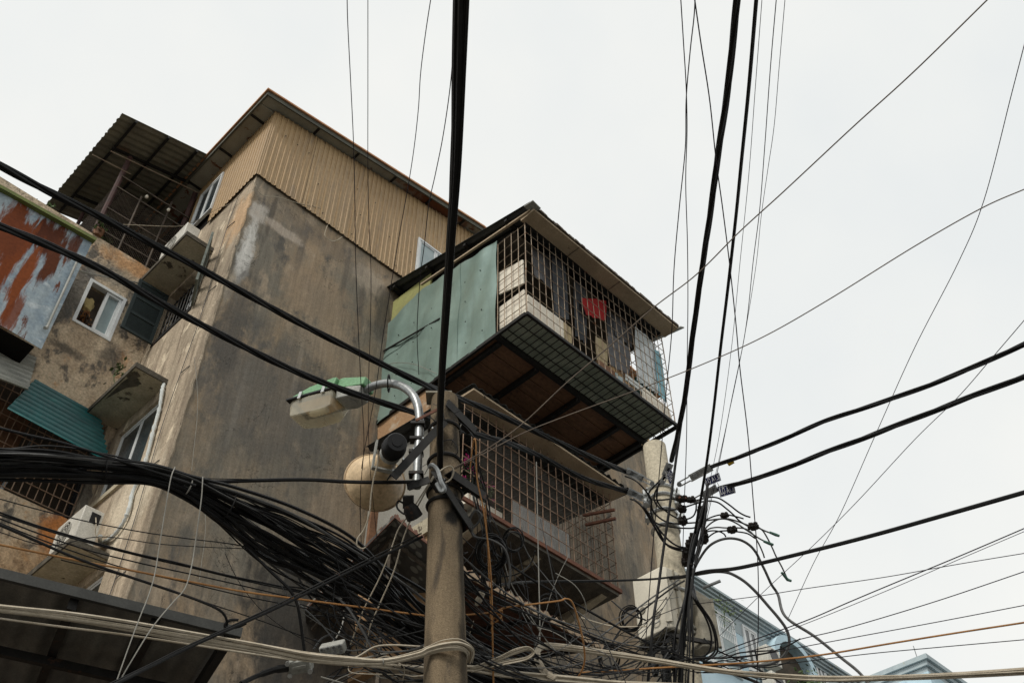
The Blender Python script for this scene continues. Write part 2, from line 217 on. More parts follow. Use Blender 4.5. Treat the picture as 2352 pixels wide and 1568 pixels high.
# ------------------------------------------------------------------ mesh builder
ORG = {}
class MB:
    def __init__(s): s.v = []; s.f = []; s.sm = []
    def add(s, vs, fs, smooth=False):
        b = len(s.v); s.v += [V(p) for p in vs]; s.f += [[i+b for i in f] for f in fs]; s.sm += [smooth]*len(fs); return s
    def box(s, x0, x1, y0, y1, z0, z1):
        return s.hexa([(x0, y0, z0), (x1, y0, z0), (x1, y1, z0), (x0, y1, z0), (x0, y0, z1), (x1, y0, z1), (x1, y1, z1), (x0, y1, z1)])
    def hexa(s, p):
        return s.add(p, [(0, 3, 2, 1), (4, 5, 6, 7), (0, 1, 5, 4), (1, 2, 6, 5), (2, 3, 7, 6), (3, 0, 4, 7)])
    def obox(s, c, ax, ay, az):                    # oriented box, half-axis vectors
        c, ax, ay, az = V(c), V(ax), V(ay), V(az)
        return s.hexa([c-ax-ay-az, c+ax-ay-az, c+ax+ay-az, c-ax+ay-az, c-ax-ay+az, c+ax-ay+az, c+ax+ay+az, c-ax+ay+az])
    def bar(s, a, b, wv, hv):                      # square bar a-b with half-thickness vectors
        a, b = V(a), V(b); return s.obox((a+b)/2, (b-a)/2, wv, hv)
    def beam(s, a, b, wd, ht, up=(0, 0, 1)):
        a, b = V(a), V(b); d = (b-a).normalized(); side = d.cross(V(up)); side = side.normalized() if side.length > 1e-4 else d.orthogonal().normalized(); u2 = side.cross(d)
        return s.obox((a+b)/2, (b-a)/2, side*wd/2, u2*ht/2)
    def prism(s, pts, ext):
        n = len(pts); ext = V(ext); pts = [V(p) for p in pts]
        return s.add(pts+[p+ext for p in pts], [tuple(range(n))[::-1], tuple(range(n, 2*n))]+[(i, (i+1) % n, n+(i+1) % n, n+i) for i in range(n)])
    def tube(s, path, r, n=6, caps=True):
        path = [V(p) for p in path]; k = len(path)
        if k < 2: return s
        rs = r if isinstance(r, (list, tuple)) else [r]*k
        T = [(path[min(i+1, k-1)]-path[max(i-1, 0)]).normalized() for i in range(k)]
        N = T[0].orthogonal().normalized(); vs = []
        for i in range(k):
            N = (N-T[i]*N.dot(T[i])); N = N.normalized() if N.length > 1e-6 else T[i].orthogonal().normalized(); B = T[i].cross(N)
            vs += [path[i]+(N*math.cos(6.28318*j/n)+B*math.sin(6.28318*j/n))*rs[i] for j in range(n)]
        fs = [(i*n+j, i*n+(j+1) % n, (i+1)*n+(j+1) % n, (i+1)*n+j) for i in range(k-1) for j in range(n)]
        s.add(vs, fs, True)
        if caps: s.add([], [])
        if caps:
            b = len(s.v)-k*n; s.f += [[b+j for j in range(n)][::-1], [b+(k-1)*n+j for j in range(n)]]; s.sm += [False, False]
        return s
    def lathe(s, o, axis, prof, n=28):             # prof = [(distance along axis, radius)]
        o, a = V(o), V(axis).normalized(); N = a.orthogonal().normalized(); B = a.cross(N); vs = []
        for (d, r) in prof: vs += [o+a*d+(N*math.cos(6.28318*j/n)+B*math.sin(6.28318*j/n))*r for j in range(n)]
        k = len(prof); return s.add(vs, [(i*n+j, i*n+(j+1) % n, (i+1)*n+(j+1) % n, (i+1)*n+j) for i in range(k-1) for j in range(n)], True)
    def corr(s, o, eu, lu, ev, lv, pitch, amp, nrm, kind='sine', th=.004, seg=1, jag=0.):
        """corrugated sheet: waves travel along eu, sheet runs straight along ev; lv may be a function of the distance along eu giving (start, end)"""
        o, eu, ev, nrm = V(o), V(eu), V(ev), V(nrm); xs = []
        if kind == 'sine': prof = [(i/8., math.sin(6.28318*i/8)) for i in range(8)]
        elif kind == 'rib': prof = [(0, 0), (.30, 0), (.36, .35), (.42, 0), (.58, 0), (.66, 1), (.84, 1), (.92, 0)]
        else: prof = [(0, -1), (.35, -1), (.5, 1), (.85, 1)]
        k = int(lu/pitch)+1
        for i in range(k):
            for (a, h) in prof:
                x = (i+a)*pitch
                if x <= lu: xs.append((x, h*amp))
        xs.append((lu, xs[-1][1])); rows = []
        vs = []
        for (x, h) in xs:
            a, b = lv(x) if callable(lv) else (0, lv)
            for j in range(seg+1):
                t = a+(b-a)*j/seg; q = h
                if jag and j in (0, seg): t += random.uniform(-jag, jag)
                vs.append(o+eu*x+ev*t+nrm*q)
        m = seg+1; nn = len(xs); off = len(vs); vs += [p-nrm*th for p in vs]
        fs = [(i*m+j, (i+1)*m+j, (i+1)*m+j+1, i*m+j+1) for i in range(nn-1) for j in range(seg)]
        fs += [tuple(off+q for q in f)[::-1] for f in fs]
        for i in range(nn-1):
            fs += [(i*m, i*m+off, (i+1)*m+off, (i+1)*m), (i*m+seg, (i+1)*m+seg, (i+1)*m+seg+off, i*m+seg+off)]
        for j in range(seg):
            fs += [(j, j+1, j+1+off, j+off), ((nn-1)*m+j, (nn-1)*m+j+off, (nn-1)*m+j+1+off, (nn-1)*m+j+1)]
        return s.add(vs, fs, kind == 'sine')
    def grid(s, o, eu, lu, nu, ev, lv, nv, r, jit=0., rv=None, n=5):
        o, eu, ev = V(o), V(eu), V(ev); nr = eu.cross(ev).normalized()
        for i in range(nu+1):
            x = lu*i/nu; k = [o+eu*(x+random.uniform(-jit, jit))+ev*(lv*j/4)+nr*random.uniform(-jit, jit)*.4 for j in range(5)]
            s.tube(k, r, n)
        for i in range(nv+1):
            y = lv*i/nv; k = [o+ev*(y+random.uniform(-jit, jit))+eu*(lu*j/6)+nr*(2*r) for j in range(7)]
            s.tube(k, rv or r, n)
        return s
    def blob(s, c, rx, ry, rz, n=10, m=7, j=.15):
        c = V(c); vs = []
        for a in range(m+1):
            ph = math.pi*a/m
            for b in range(n):
                t = 6.28318*b/n; k = 1+random.uniform(-j, j) if 0 < a < m else 1
                vs.append(c+V((rx*math.sin(ph)*math.cos(t)*k, ry*math.sin(ph)*math.sin(t)*k, rz*math.cos(ph)*k)))
        return s.add(vs, [(a*n+b, a*n+(b+1) % n, (a+1)*n+(b+1) % n, (a+1)*n+b) for a in range(m) for b in range(n)], True)
    def leaves(s, c, rx, ry, rz, k, size):
        for _ in range(k):
            p = V(c)+V((random.gauss(0, .45)*rx, random.gauss(0, .45)*ry, random.gauss(0, .45)*rz)); a = V((random.uniform(-1, 1), random.uniform(-1, 1), random.uniform(-.6, 1))).normalized(); b = a.orthogonal().normalized()
            q = size*random.uniform(.6, 1.3); a *= q; b *= q*.42
            s.add([p, p+a*.5+b, p+a, p+a*.5-b], [(0, 1, 2, 3)])
        return s
    def build(s, name, mat, parent=None, bevel=0.):
        o0 = ORG.get(parent.name, V((0, 0, 0))) if parent else V((0, 0, 0))
        me = bpy.data.meshes.new(name); me.from_pydata([p-o0 for p in s.v], [], s.f); me.polygons.foreach_set('use_smooth', s.sm); me.update(); me.set_sharp_from_angle(angle=rad(42))
        o = bpy.data.objects.new(name, me); C.objects.link(o); me.materials.append(MATS[mat])
        if parent: o.parent = parent; ORG[o.name] = o0
        if bevel:
            b = o.modifiers.new('bevel', 'BEVEL'); b.width = bevel; b.segments = 2; b.limit_method = 'ANGLE'
        return o
def tag(o, label=None, cat=None, group=None, kind=None):
    for k, x in (('label', label), ('category', cat), ('group', group), ('kind', kind)):
        if x: o[k] = x
    return o
def thing(name, label, cat, loc=(0, 0, 0), group=None):
    o = bpy.data.objects.new(name, None); C.objects.link(o); o.location = loc; ORG[o.name] = V(loc); o.empty_display_size = .1
    return tag(o, label, cat, group)
def spline(pts, per=10):
    pts = [V(p) for p in pts]; out = []
    if len(pts) == 2: return [pts[0].lerp(pts[1], i/per) for i in range(per+1)]
    for i in range(len(pts)-1):
        p0 = pts[i-1] if i else pts[0]*2-pts[1]; p1, p2 = pts[i], pts[i+1]; p3 = pts[i+2] if i+2 < len(pts) else pts[-1]*2-pts[-2]
        for k in range(per):
            t = k/per; out.append(.5*((2*p1)+(p2-p0)*t+(2*p0-5*p1+4*p2-p3)*t*t+(3*p1-p0-3*p2+p3)*t**3))
    out.append(pts[-1]); return out
def holes_wall(mb, plane, c0, c1, a0, a1, z0, z1, holes):
    """slab between c0 and c1 on axis plane ('u' or 'v'), spanning a0-a1 and z0-z1, with rectangular openings (a0,a1,z0,z1)"""
    xs = sorted({a0, a1, *[h[0] for h in holes], *[h[1] for h in holes]}); zs = sorted({z0, z1, *[h[2] for h in holes], *[h[3] for h in holes]})
    for i in range(len(xs)-1):
        run = None
        for j in range(len(zs)-1):
            xm, zm = (xs[i]+xs[i+1])/2, (zs[j]+zs[j+1])/2
            solid = not any(h[0] < xm < h[1] and h[2] < zm < h[3] for h in holes)
            if solid and run is None: run = zs[j]
            if run is not None and (not solid or j == len(zs)-2):
                top = zs[j+1] if solid else zs[j]
                if plane == 'u': mb.box(c0, c1, xs[i], xs[i+1], run, top)
                else: mb.box(xs[i], xs[i+1], c0, c1, run, top)
                run = None

# ------------------------------------------------------------------ wires
def ends(pts, count=False):
    """world points from (x, y, distance); ends that leave the picture run on in their own direction"""
    P = [AT(*p) for p in pts]; extra = [0, 0]
    for e, i, j in ((0, 0, 1), (1, -1, -2)):
        x, y = pts[i][:2]
        if x < 0 or x > 2352 or y < 0 or y > 1568:
            d = P[i]-P[j]; L_ = d.length; d /= L_; st = min(1.2, max(.3, L_)); q = P[i]
            for _ in range(int(2.6/st)):
                q = q+d*st
                if q.z < .5: break
                extra[e] += 1; P = [q]+P if e == 0 else P+[q]
    return (P, extra) if count else P
def wire(name, label, pts, px, mat, cat='wire', group=None, per=10, n=6, sag=0):
    """one wire through (x, y, distance) points; px = thickness in picture units where it is measured at the middle point"""
    P = ends(pts); mid = P[len(P)//2]; r = px*PX(mid)/2
    return tag(MB().tube(spline(P, per), r, n).build(name, mat), label, cat, group)
def twisted(label, pts, px, turns_per_m=.9, group=None, mat='cable_black', strands=4, name='twisted_cable', thin=False):
    P = spline(ends(pts), 22); root = thing(name, label, 'power cable', P[0], group)
    rad0 = px*PX(P[len(P)//2])/2; off = rad0*.55; rs = rad0*.48
    T = [(P[min(i+1, len(P)-1)]-P[max(i-1, 0)]).normalized() for i in range(len(P))]; N = T[0].orthogonal().normalized(); fr = []; dist = 0; ph = []
    for i in range(len(P)):
        N = (N-T[i]*N.dot(T[i])).normalized(); fr.append((N.copy(), T[i].cross(N)))
        if i: dist += (P[i]-P[i-1]).length
        ph.append(dist*turns_per_m*6.28318)
    for k in range(strands):
        path = [P[i]+(fr[i][0]*math.cos(ph[i]+6.28318*k/strands)+fr[i][1]*math.sin(ph[i]+6.28318*k/strands))*off for i in range(len(P))]
        MB().tube(path, rs, 6).build('strand', mat, root)
    return root
def bundle(label, pts, widths, count, px, mat, name='cable_bundle', cat='cable bundle', tie=None, group=None, part='cable', wander=.5, pxvar=.5, seed=1, flat=.6):
    """many cables tied together; widths = spread (picture units) of the bundle at each control point"""
    rng = random.Random(seed); P, ex = ends(pts, True); W = [widths[0]]*ex[0]+list(widths)+[widths[-1]]*ex[1]
    root = thing(name, label, cat, P[0], group)
    for k in range(count):
        a, rr = rng.uniform(0, 6.283), math.sqrt(rng.random()); ox, oy = rr*math.cos(a), rr*math.sin(a); path = []; wx = wy = 0.
        for i, p in enumerate(P):
            f_ = 0. if i <= ex[0] else 1.; wx = wx*.7+f_*rng.gauss(0, wander)*.3; wy = wy*.7+f_*rng.gauss(0, wander)*.3; ox2 = ox+wx; oy2 = oy+wy; t = (P[min(i+1, len(P)-1)]-P[max(i-1, 0)]).normalized(); vw = (p-CAM).normalized(); sx = t.cross(vw).normalized()
            path.append(p+(sx*ox2+vw*oy2*flat)*W[i]/2*PX(p))
        r = px*rng.uniform(1-pxvar, 1+pxvar)*PX(P[len(P)//2])/2
        MB().tube(spline(path, 8), r, 5).build(part, mat if isinstance(mat, str) else rng.choice(mat), root)
    if tie:
        for (i, m_) in tie:
            i += ex[0]; p = P[i]; t = (P[min(i+1, len(P)-1)]-P[max(i-1, 0)]).normalized(); N = t.orthogonal().normalized(); B = t.cross(N); R = W[i]/2*PX(p)*.85
            MB().tube([p+(N*math.cos(j*.4488)+B*math.sin(j*.4488))*R for j in range(15)], .004, 5).build('cable_tie', m_, root)
    return root

# ================================================================== the setting
g = MB().add([(-400, -400, 0), (400, -400, 0), (400, 400, 0), (-400, 400, 0)], [(0, 1, 2, 3)]).build('ground', 'asphalt'); tag(g, kind='structure', label='worn grey concrete ground of the street')

# ================================================================== main block
blk = thing('apartment_block', 'weathered brown plaster apartment block with tan corrugated metal top storey', 'building')
U1, RIDGE = 11.75, 5.7
m = MB(); holes_wall(m, 'v', 0, .22, 0, U1, 0, 17.8, [(4.3, 6.9, 13.65, 15.8), (4.0, 6.6, 10.5, 12.5), (3.9, 5.1, 5.2, 7.6), (5.6, 6.9, 5.2, 7.6)]); m.build('side_wall', 'wall_side', blk)
Lw = [(1.08, 2.36, 14.8, 16.08), (1.05, 2.40, 11.15, 12.62), (1.0, 2.2, 7.9, 9.35)]
m = MB(); holes_wall(m, 'u', -.003, .21, .223, 2.62, 0, 17.796, Lw); m.box(-.004, -.0005, .004, .2225, 0, 17.796); m.build('front_wall', 'wall_front', blk)
cz = [k*.16 for k in range(111)]
m = MB(); m.tube([(.012+random.uniform(-.012, .012), .012+random.uniform(-.012, .012), z) for z in cz], [random.uniform(.018, .038) for _ in cz], 8); m.build('corner_render', 'wall_front', blk)
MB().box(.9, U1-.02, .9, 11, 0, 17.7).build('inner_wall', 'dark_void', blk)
m = MB(); m.box(U1-.004, U1+.2, .004, 11, 0, 17.79); m.build('end_wall', 'wall_side', blk)
# top storey: metal cladding and gable roof
def ztop(u): return 19.93+.175*u if u < RIDGE else 19.93+.175*RIDGE-.2*(u-RIDGE)
WU = (3.93, 4.98, 17.95, 19.28)
seams = [-.06, 1.02, 2.10, 3.03, 3.93, 4.98, 5.95, 7.0, 8.1, 9.2, 10.4, U1+.05]
for k in range(len(seams)-1):
    a, b = seams[k], seams[k+1]; lo = 1.6 if k == 4 else 0
    MB().corr((a, -.05-.005*(k % 2), 17.68), (1, 0, 0), b-a-.006, (0, 0, 1), lambda x, a=a, lo=lo: (lo, ztop(a+x)-17.68), .118, .019, (0, -1, 0), 'rib', .003, 1, .012).build('cladding', 'clad_tan_faded' if k in (1, 4, 6) else 'clad_tan', blk)
for a, b, s in ((-.05, 1.62, 0), (1.62, 2.5, 1.79), (2.5, 2.7, 0)):
    MB().corr((-.05, a, 17.68), (0, 1, 0), b-a, (0, 0, 1), lambda x, s=s: (s, 19.925-17.68), .118, .017, (-1, 0, 0), 'rib', .003).build('cladding', 'clad_tan', blk)
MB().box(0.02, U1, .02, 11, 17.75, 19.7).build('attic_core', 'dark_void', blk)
m = MB()
for k in range(46):
    u = random.uniform(.1, 9.5); z = 17.85+random.choice((0, .75, 1.5))+.02*random.random()
    if z < ztop(u)-.1 and not (3.8 < u < 5.1): m.lathe((u, -.066, z), (0, -1, 0), [(0, .012), (.012, .011), (.014, 0)], 6)
m.build('screw_head', 'steel_dark', blk)
zr = lambda u: 19.985+.175*(u+.45)
m = MB(); m.prism([(-.46, -.33, zr(-.46)), (RIDGE, -.33, zr(RIDGE)), (U1+.5, -.33, zr(RIDGE)-.2*(U1+.5-RIDGE)), (U1+.5, -.33, zr(RIDGE)-.2*(U1+.5-RIDGE)+.045), (RIDGE, -.33, zr(RIDGE)+.045), (-.46, -.33, zr(-.46)+.045)], (0, 11.5, 0)); m.build('roof', 'roof_rust', blk)
m = MB()   # fascia gutters
m.prism([(-.42, -.29, zr(-.42)-.004), (RIDGE, -.29, zr(RIDGE)-.004), (RIDGE, -.29, zr(RIDGE)-.13), (-.42, -.29, zr(-.42)-.13)], (0, .03, 0))
m.box(-.42, -.38, -.255, 9, zr(-.42)-.13, zr(-.42)-.004); m.build('fascia', 'fascia', blk)
m = MB()
m.prism([(-.38, -.255, zr(-.38)-.06), (RIDGE, -.255, zr(RIDGE)-.06), (RIDGE, -.255, zr(RIDGE)-.095), (-.38, -.255, zr(-.38)-.095)], (0, .25, 0)); m.box(-.375, .0, .0, 9, zr(-.38)-.10, zr(-.38)-.06)
m.build('soffit', 'soffit', blk)
for u in (.9, 1.95, 3.0, 4.05, 5.1):
    MB().beam((u, -.255, zr(u)-.11), (u, -.06, zr(u)-.11), .05, .03).build('bracket', 'steel_dark', blk)
for v in (.35, 1.5, 2.7):
    MB().beam((-.38, v, zr(-.38)-.115), (-.06, v, zr(-.38)-.115), .05, .03).build('bracket', 'steel_dark', blk)
# generic casement set: frame, two sashes, panes
def window(parent, axis, c, a0, a1, z0, z1, sashes=2, depth=.07, mat='white_frame', glass='glass_dark', bar=.05, out=-1, open_first=False):
    def bx(mb, p0, p1, q0, q1, d0, d1):
        d0, d1 = sorted((c+out*d0, c+out*d1))
        return mb.box(d0, d1, p0, p1, q0, q1) if axis == 'u' else mb.box(p0, p1, d0, d1, q0, q1)
    f = MB(); bx(f, a0, a1, z0, z0+bar, 0, depth); bx(f, a0, a1, z1-bar, z1, 0, depth); bx(f, a0, a0+bar, z0+bar, z1-bar, 0, depth); bx(f, a1-bar, a1, z0+bar, z1-bar, 0, depth)
    fr = f.build('window', mat, parent); wd = (a1-a0-2*bar)/sashes
    for k in range(sashes):
        if open_first and k == open_first-1: continue
        s0 = a0+bar+k*wd+.004; s1 = s0+wd-.008; s = MB(); b2 = bar*.85; e = depth*.75
        bx(s, s0, s1, z0+bar+.004, z0+bar+b2, .015, e); bx(s, s0, s1, z1-bar-b2, z1-bar-.004, .015, e); bx(s, s0, s0+b2, z0+bar+b2, z1-bar-b2, .015, e); bx(s, s1-b2, s1, z0+bar+b2, z1-bar-b2, .015, e)
        s.build('sash', mat, fr); p = MB(); bx(p, s0+b2, s1-b2, z0+bar+b2, z1-bar-b2, .025, .032); p.build('pane', glass, fr)
    return fr
wt = window(blk, 'v', -.03, *WU, sashes=2, depth=.06, glass='glass_frost')
window(blk, 'u', -.03, 1.63, 2.49, 18.15, 19.44, sashes=2, depth=.06)
window(blk, 'u', .10, 1.05, 2.40, 11.15, 12.62, sashes=2, depth=.05)
m = MB(); m.grid((.16, 1.12, 11.2), (0, 1, 0), 1.2, 6, (0, 0, 1), 1.36, 2, .008); m.build('window_bars', 'white_frame', blk)
window(blk, 'u', .10, 1.0, 2.2, 7.9, 9.35, sashes=2, depth=.05)
MB().box(-.05, .2, 1.0, 2.46, 11.05, 11.148).build('sill', 'concrete', blk)
# shuttered window under the uppermost slab: barred opening, one leaf swung square to the wall, the other folded back
m = MB(); m.grid((.05, 1.1, 14.82), (0, 1, 0), 1.25, 9, (0, 0, 1), .95, 4, .011); m.box(-.02, .2, 1.06, 2.4, 14.70, 14.79); m.build('window_bars', 'steel_dark', blk)
m = MB(); m.box(.14, .20, 1.08, 1.7, 14.8, 16.08); m.build('reveal_board', 'white_frame', blk)
def shutter(o, eu, wd, z0, z1, mat):
    o, eu = V(o), V(eu).normalized(); nr = V((0, 0, 1)).cross(eu); f = MB(); b = .06; t = nr*.02
    for a, c in ((0, b), (wd-b, wd)): f.obox(o+eu*(a+c)/2+V((0, 0, (z1-z0)/2)), eu*(c-a)/2, t, (0, 0, (z1-z0)/2))
    for a in (0, .34, .67, 1):
        z = b/2+(z1-z0-b)*a; f.obox(o+eu*wd/2+V((0, 0, z)), eu*(wd/2-b-.001), t*.9, (0, 0, b/2))
    s = f.build('shutter', mat, blk); l = MB(); n = int((z1-z0)/.042)
    for k in range(1, n):
        z = k*.042
        if min(abs(z-(b/2+(z1-z0-b)*a)) for a in (0, .34, .67, 1)) < .045: continue
        l.obox(o+eu*wd/2+V((0, 0, z)), eu*(wd/2-b), nr*.014-V((0, 0, .021)), (0, 0, .003))
    l.build('louvre', mat, s)
shutter((-.66, 2.33, 14.72), (1, 0, 0), .62, 0, 1.32, 'shutter')
shutter((-.03, 1.02, 14.72), (-.42, -.9, 0), .66, 0, 1.32, 'shutter_pale')
# sunshade slabs
for z, v0, v1 in ((16.20, .96, 2.60), (12.86, 1.04, 2.70), (9.52, 1.05, 2.45)):
    MB().box(-.56, -.004, v0, v1, z, z+.07).build('sunshade_slab', 'concrete', blk); 
    m = MB(); m.box(-.585, -.56, v0-.025, v1, z-.004, z+.095); m.box(-.56, .0, v0-.025, v0, z-.004, z+.095); m.box(-.56, -.004, v0, v1, z+.0701, z+.095); m.build('slab_edge', 'concrete_edge', blk)
m = MB(); m.prism([(-.50, 1.10, 12.858), (-.40, 1.16, 12.858), (-.43, 1.25, 12.858), (-.30, 1.30, 12.858), (-.33, 1.42, 12.858), (-.42, 1.55, 12.858), (-.47, 1.75, 12.858), (-.53, 2.05, 12.858), (-.54, 1.5, 12.858)], (0, 0, -.004)); m.build('peeled_patch', 'concrete_edge', blk)
# edge wire with hooks along the corner
m = MB(); p = [V((-.03, .52+.06*math.sin(k*1.3), 17.5-k*.95)) for k in range(11)]; m.tube(spline(p, 5), .006, 5)
for q in p[1::2]: m.tube([q+V((0, 0, .0)), q+V((.02, -.22, .02))], .008, 5)
m.build('bell_wire', 'cable_grey', blk)

# ---- pieces on the slabs and the corner wall
def condenser(label, o, wd, dp, ht, slab):
    """outdoor unit standing on a slab: fan side faces -X"""
    x, y, z = o; t = thing('air_conditioner', label, 'air conditioner', o, 'air conditioner units on the slabs')
    MB().box(x, x+dp, y, y+wd, z+.05, z+ht).build('casing', 'ac_white', t, .012)
    m = MB(); c = (x-.012, y+wd*.58, z+.05+(ht-.05)/2)
    for r in (.06, .11, .16, .205): m.tube([V(c)+V((0, math.cos(k*.2618)*r, math.sin(k*.2618)*r)) for k in range(25)], .005, 4, False)
    for k in range(10): m.tube([V(c), V(c)+V((0, math.cos(k*.6283)*.205, math.sin(k*.6283)*.205))], .004, 4)
    m.build('fan_grille', 'ac_white', t); MB().lathe((x-.003, c[1], c[2]), (1, 0, 0), [(0, 0), (0, .2), (.003, .2)], 24).build('fan_opening', 'black_plastic', t)
    for a in (.08, wd-.12): MB().box(x+.02, x+dp-.02, y+a, y+a+.04, z, z+.05).build('foot', 'steel_dark', t)
    return t
ac = condenser('white air conditioner unit on the slab beneath the roof terrace', (-.54, 1.22, 16.296), .85, .28, .58, 0)
ac2 = condenser('white air conditioner unit with an open wiring hatch, slab below the barred balcony', (-.52, 1.12, 9.616), .80, .30, .62, 0)
MB().box(-.40, -.26, 1.114, 1.122, 10.0, 10.17).build('wiring_hatch', 'black_plastic', ac2)
m = MB(); m.tube(spline([(-.33, 1.11, 10.1), (-.31, 1.05, 9.95), (-.27, 1.08, 9.85), (-.2, 1.06, 9.8), (-.1, .98, 9.86)], 6), .008, 5); m.build('wiring', 'wire_beige', ac2)
P = [PP(377, 880, 'u', -.04), PP(372, 900, 'u', -.07), PP(366, 940, 'u', -.05), PP(352, 990, 'u', -.06), PP(340, 1040, 'u', -.05), PP(325, 1085, 'u', -.05), PP(305, 1130, 'u', -.05), PP(297, 1165, 'u', -.06), PP(283, 1200, 'u', -.05), PP(258, 1232, 'u', -.05), PP(232, 1246, 'u', -.05), (-.2, 1.06, 9.82)]
m = MB(); m.tube(spline(P, 6), [.028+.006*math.sin(i*2.7)+random.uniform(-.004, .006) for i in range(len(P)*6-5)], 8)
tag(m.build('insulated_pipe', 'cloth_white'), 'white taped refrigerant pipe winding down the corner wall to the lower condenser', 'pipe')
pl = thing('wall_plant', 'small green plant sprouting from the edge of the peeling concrete slab', 'plant', (-.58, 1.7, 12.95)); MB().tube(spline([(-.58, 1.7, 12.94), (-.63, 1.72, 13.1), (-.62, 1.70, 13.33)], 5), .006, 5).build('stem', 'leaf', pl)
MB().leaves((-.62, 1.71, 13.22), .1, .14, .2, 34, .09).build('foliage', 'leaf', pl)

# ================================================================== rear wing
wing = thing('rear_wing', 'stained plaster rear wing set back beside the corner block', 'building', (-3, 2.6, 0))
WV = 2.6
m = MB(); holes_wall(m, 'v', WV, WV+.22, -7, -.005, 0, 16.72, [(-1.40, -.66, 14.53, 15.66), (-2.6, -.16, 10.9, 12.9)]); m.build('wall', 'wall_rear', wing)
MB().box(-7, -.02, WV+.9, 9, 0, 16.6).build('inner_wall', 'interior', wing)
f = window(wing, 'v', WV+.10, -1.40, -.66, 14.53, 15.66, sashes=2, depth=.12, glass='glass_frost', bar=.06, open_first=1)
for k in range(6): 
    if k == 0: m = MB()
    m.tube([(-1.33+.055*k, WV+.09, 14.55), (-1.33+.055*k, WV+.09, 14.95)], .006, 5)
m.build('window_bars', 'steel_dark', wing)
jn = MB().blob((-1.22, WV+.18, 15.22), .12, .08, .16, 12, 8, .22).build('paper_parcel', 'paper_junk'); tag(jn, 'crumpled yellow paper parcel behind the open half of the white window', 'parcel')
jn = MB(); jn.leaves((-1.2, WV+.17, 14.82), .16, .06, .22, 60, .16); tag(jn.build('dried_flower_bunch', 'wood_orange'), 'dried orange stalks behind the bars of the white window', 'dried flowers')
# barred balcony of the wing
m = MB(); m.grid((-2.6, WV+.03, 10.95), (1, 0, 0), 2.4, 20, (0, 0, 1), 1.9, 8, .009, .006); m.build('balcony_bars', 'cage_rust', wing)
MB().box(-2.6, -.16, WV+.001, WV+.07, 10.82, 10.9).build('sill', 'concrete', wing)
tag(MB().hexa([PP(-10, 1085, 'v', 2.75), PP(28, 1075, 'v', 2.75), PP(28, 1075, 'v', 2.9), PP(-10, 1085, 'v', 2.9), PP(-10, 1040, 'v', 2.75), PP(34, 1052, 'v', 2.75), PP(34, 1052, 'v', 2.9), PP(-10, 1040, 'v', 2.9)]).build('red_towel', 'cloth_red'), 'dark red towel hanging behind the rusty balcony bars', 'towel')
MB().beam((-1.25, 2.9, 11.0), (-1.1, 2.9, 12.2), .05, .05).build('post', 'steel_galv', wing); MB().box(-2.2, -1.2, 3.2, 3.25, 11.2, 12.8).build('back_door', 'plank', wing)

# rusty blue box of sheet metal
bxr = thing('sheet_metal_enclosure', 'blue painted sheet metal enclosure streaked with rust and edged in green', 'enclosure', (-2.9, 1.8, 13))
z0 = 13.0; m = MB(); m.corr((-5.2, 1.8, 12.9), (1, 0, 0), 3.40, (0, 0, 1), lambda x: (.05-.02*math.sin(x*2), 2.62+.07*x), .9, .006, (0, -1, 0), 'sine', .004, 6); m.build('panel', 'blue_sheet', bxr)
MB().box(-5.2, -1.83, 1.83, 2.6, 15.45, 15.5).build('roof', 'steel_dark', bxr); MB().hexa([(-5.2, 1.71, 15.40), (-1.78, 1.71, 15.63), (-1.78, 1.84, 15.63), (-5.2, 1.84, 15.40), (-5.2, 1.71, 15.47), (-1.78, 1.71, 15.70), (-1.78, 1.84, 15.70), (-5.2, 1.84, 15.47)]).build('edge_flashing', 'flash_green', bxr)
MB().box(-5.2, -1.9, 1.85, 2.59, 12.93, 12.96).build('floor', 'dark_void', bxr)
m = MB(); a, b, c = PP(184, 585, 'v', 1.75), PP(108, 752, 'v', 1.75), PP(330, 652, 'v', 2.53); m.tube([a, b], .02, 8); m.tube([b, b+V((-.03, -.02, -.05))], .03, 8); m.tube(spline([a, a+V((.12, .35, .0)), c], 5), .015, 6)
tag(m.build('drain_pipe', 'lamp_grey'), 'thin pale drain pipe crossing the blue rusty sheet and bent along the wall', 'pipe')
def awn(name, label, pts4, pitch, amp, mat, cat='awning'):
    """corrugated awning: pts4 = wall-left, wall-right, front-right, front-left; waves run down the slope, ridges along the wall"""
    a, b, c, d = [V(p) for p in pts4]; eu = (d-a).normalized(); ev = (b-a).normalized(); nr = eu.cross(ev).normalized()
    if nr.z < 0: nr = -nr
    L0 = (b-a).length; L1 = (c-d).length; lu = (d-a).length; sh = (d-a).dot(ev); c1 = (c-a).dot(ev)
    eu2 = (eu-ev*eu.dot(ev)).normalized(); lu2 = (d-a).dot(eu2)
    return tag(MB().corr(a, eu2, lu2, ev, lambda x: (sh*x/lu2, L0+(c1-L0)*x/lu2), pitch, amp, nr, 'sine', .004, 4, .006).build(name, mat), label, cat)
awn('teal_awning', 'teal green corrugated metal awning over the barred rear balcony', [PP(80, 872, 'v', 2.58), PP(230, 955, 'v', 2.58), PP(262, 1036, 'v', 1.95), PP(14, 940, 'v', 1.95)], .150, .032, 'sheet_teal')
awn('grey_awning', 'dull grey corrugated awning beneath the rusty blue sheet metal', [PP(-60, 765, 'v', 2.5), PP(83, 822, 'v', 2.5), PP(66, 890, 'v', 1.95), PP(-70, 845, 'v', 1.95)], .15, .03, 'sheet_grey')

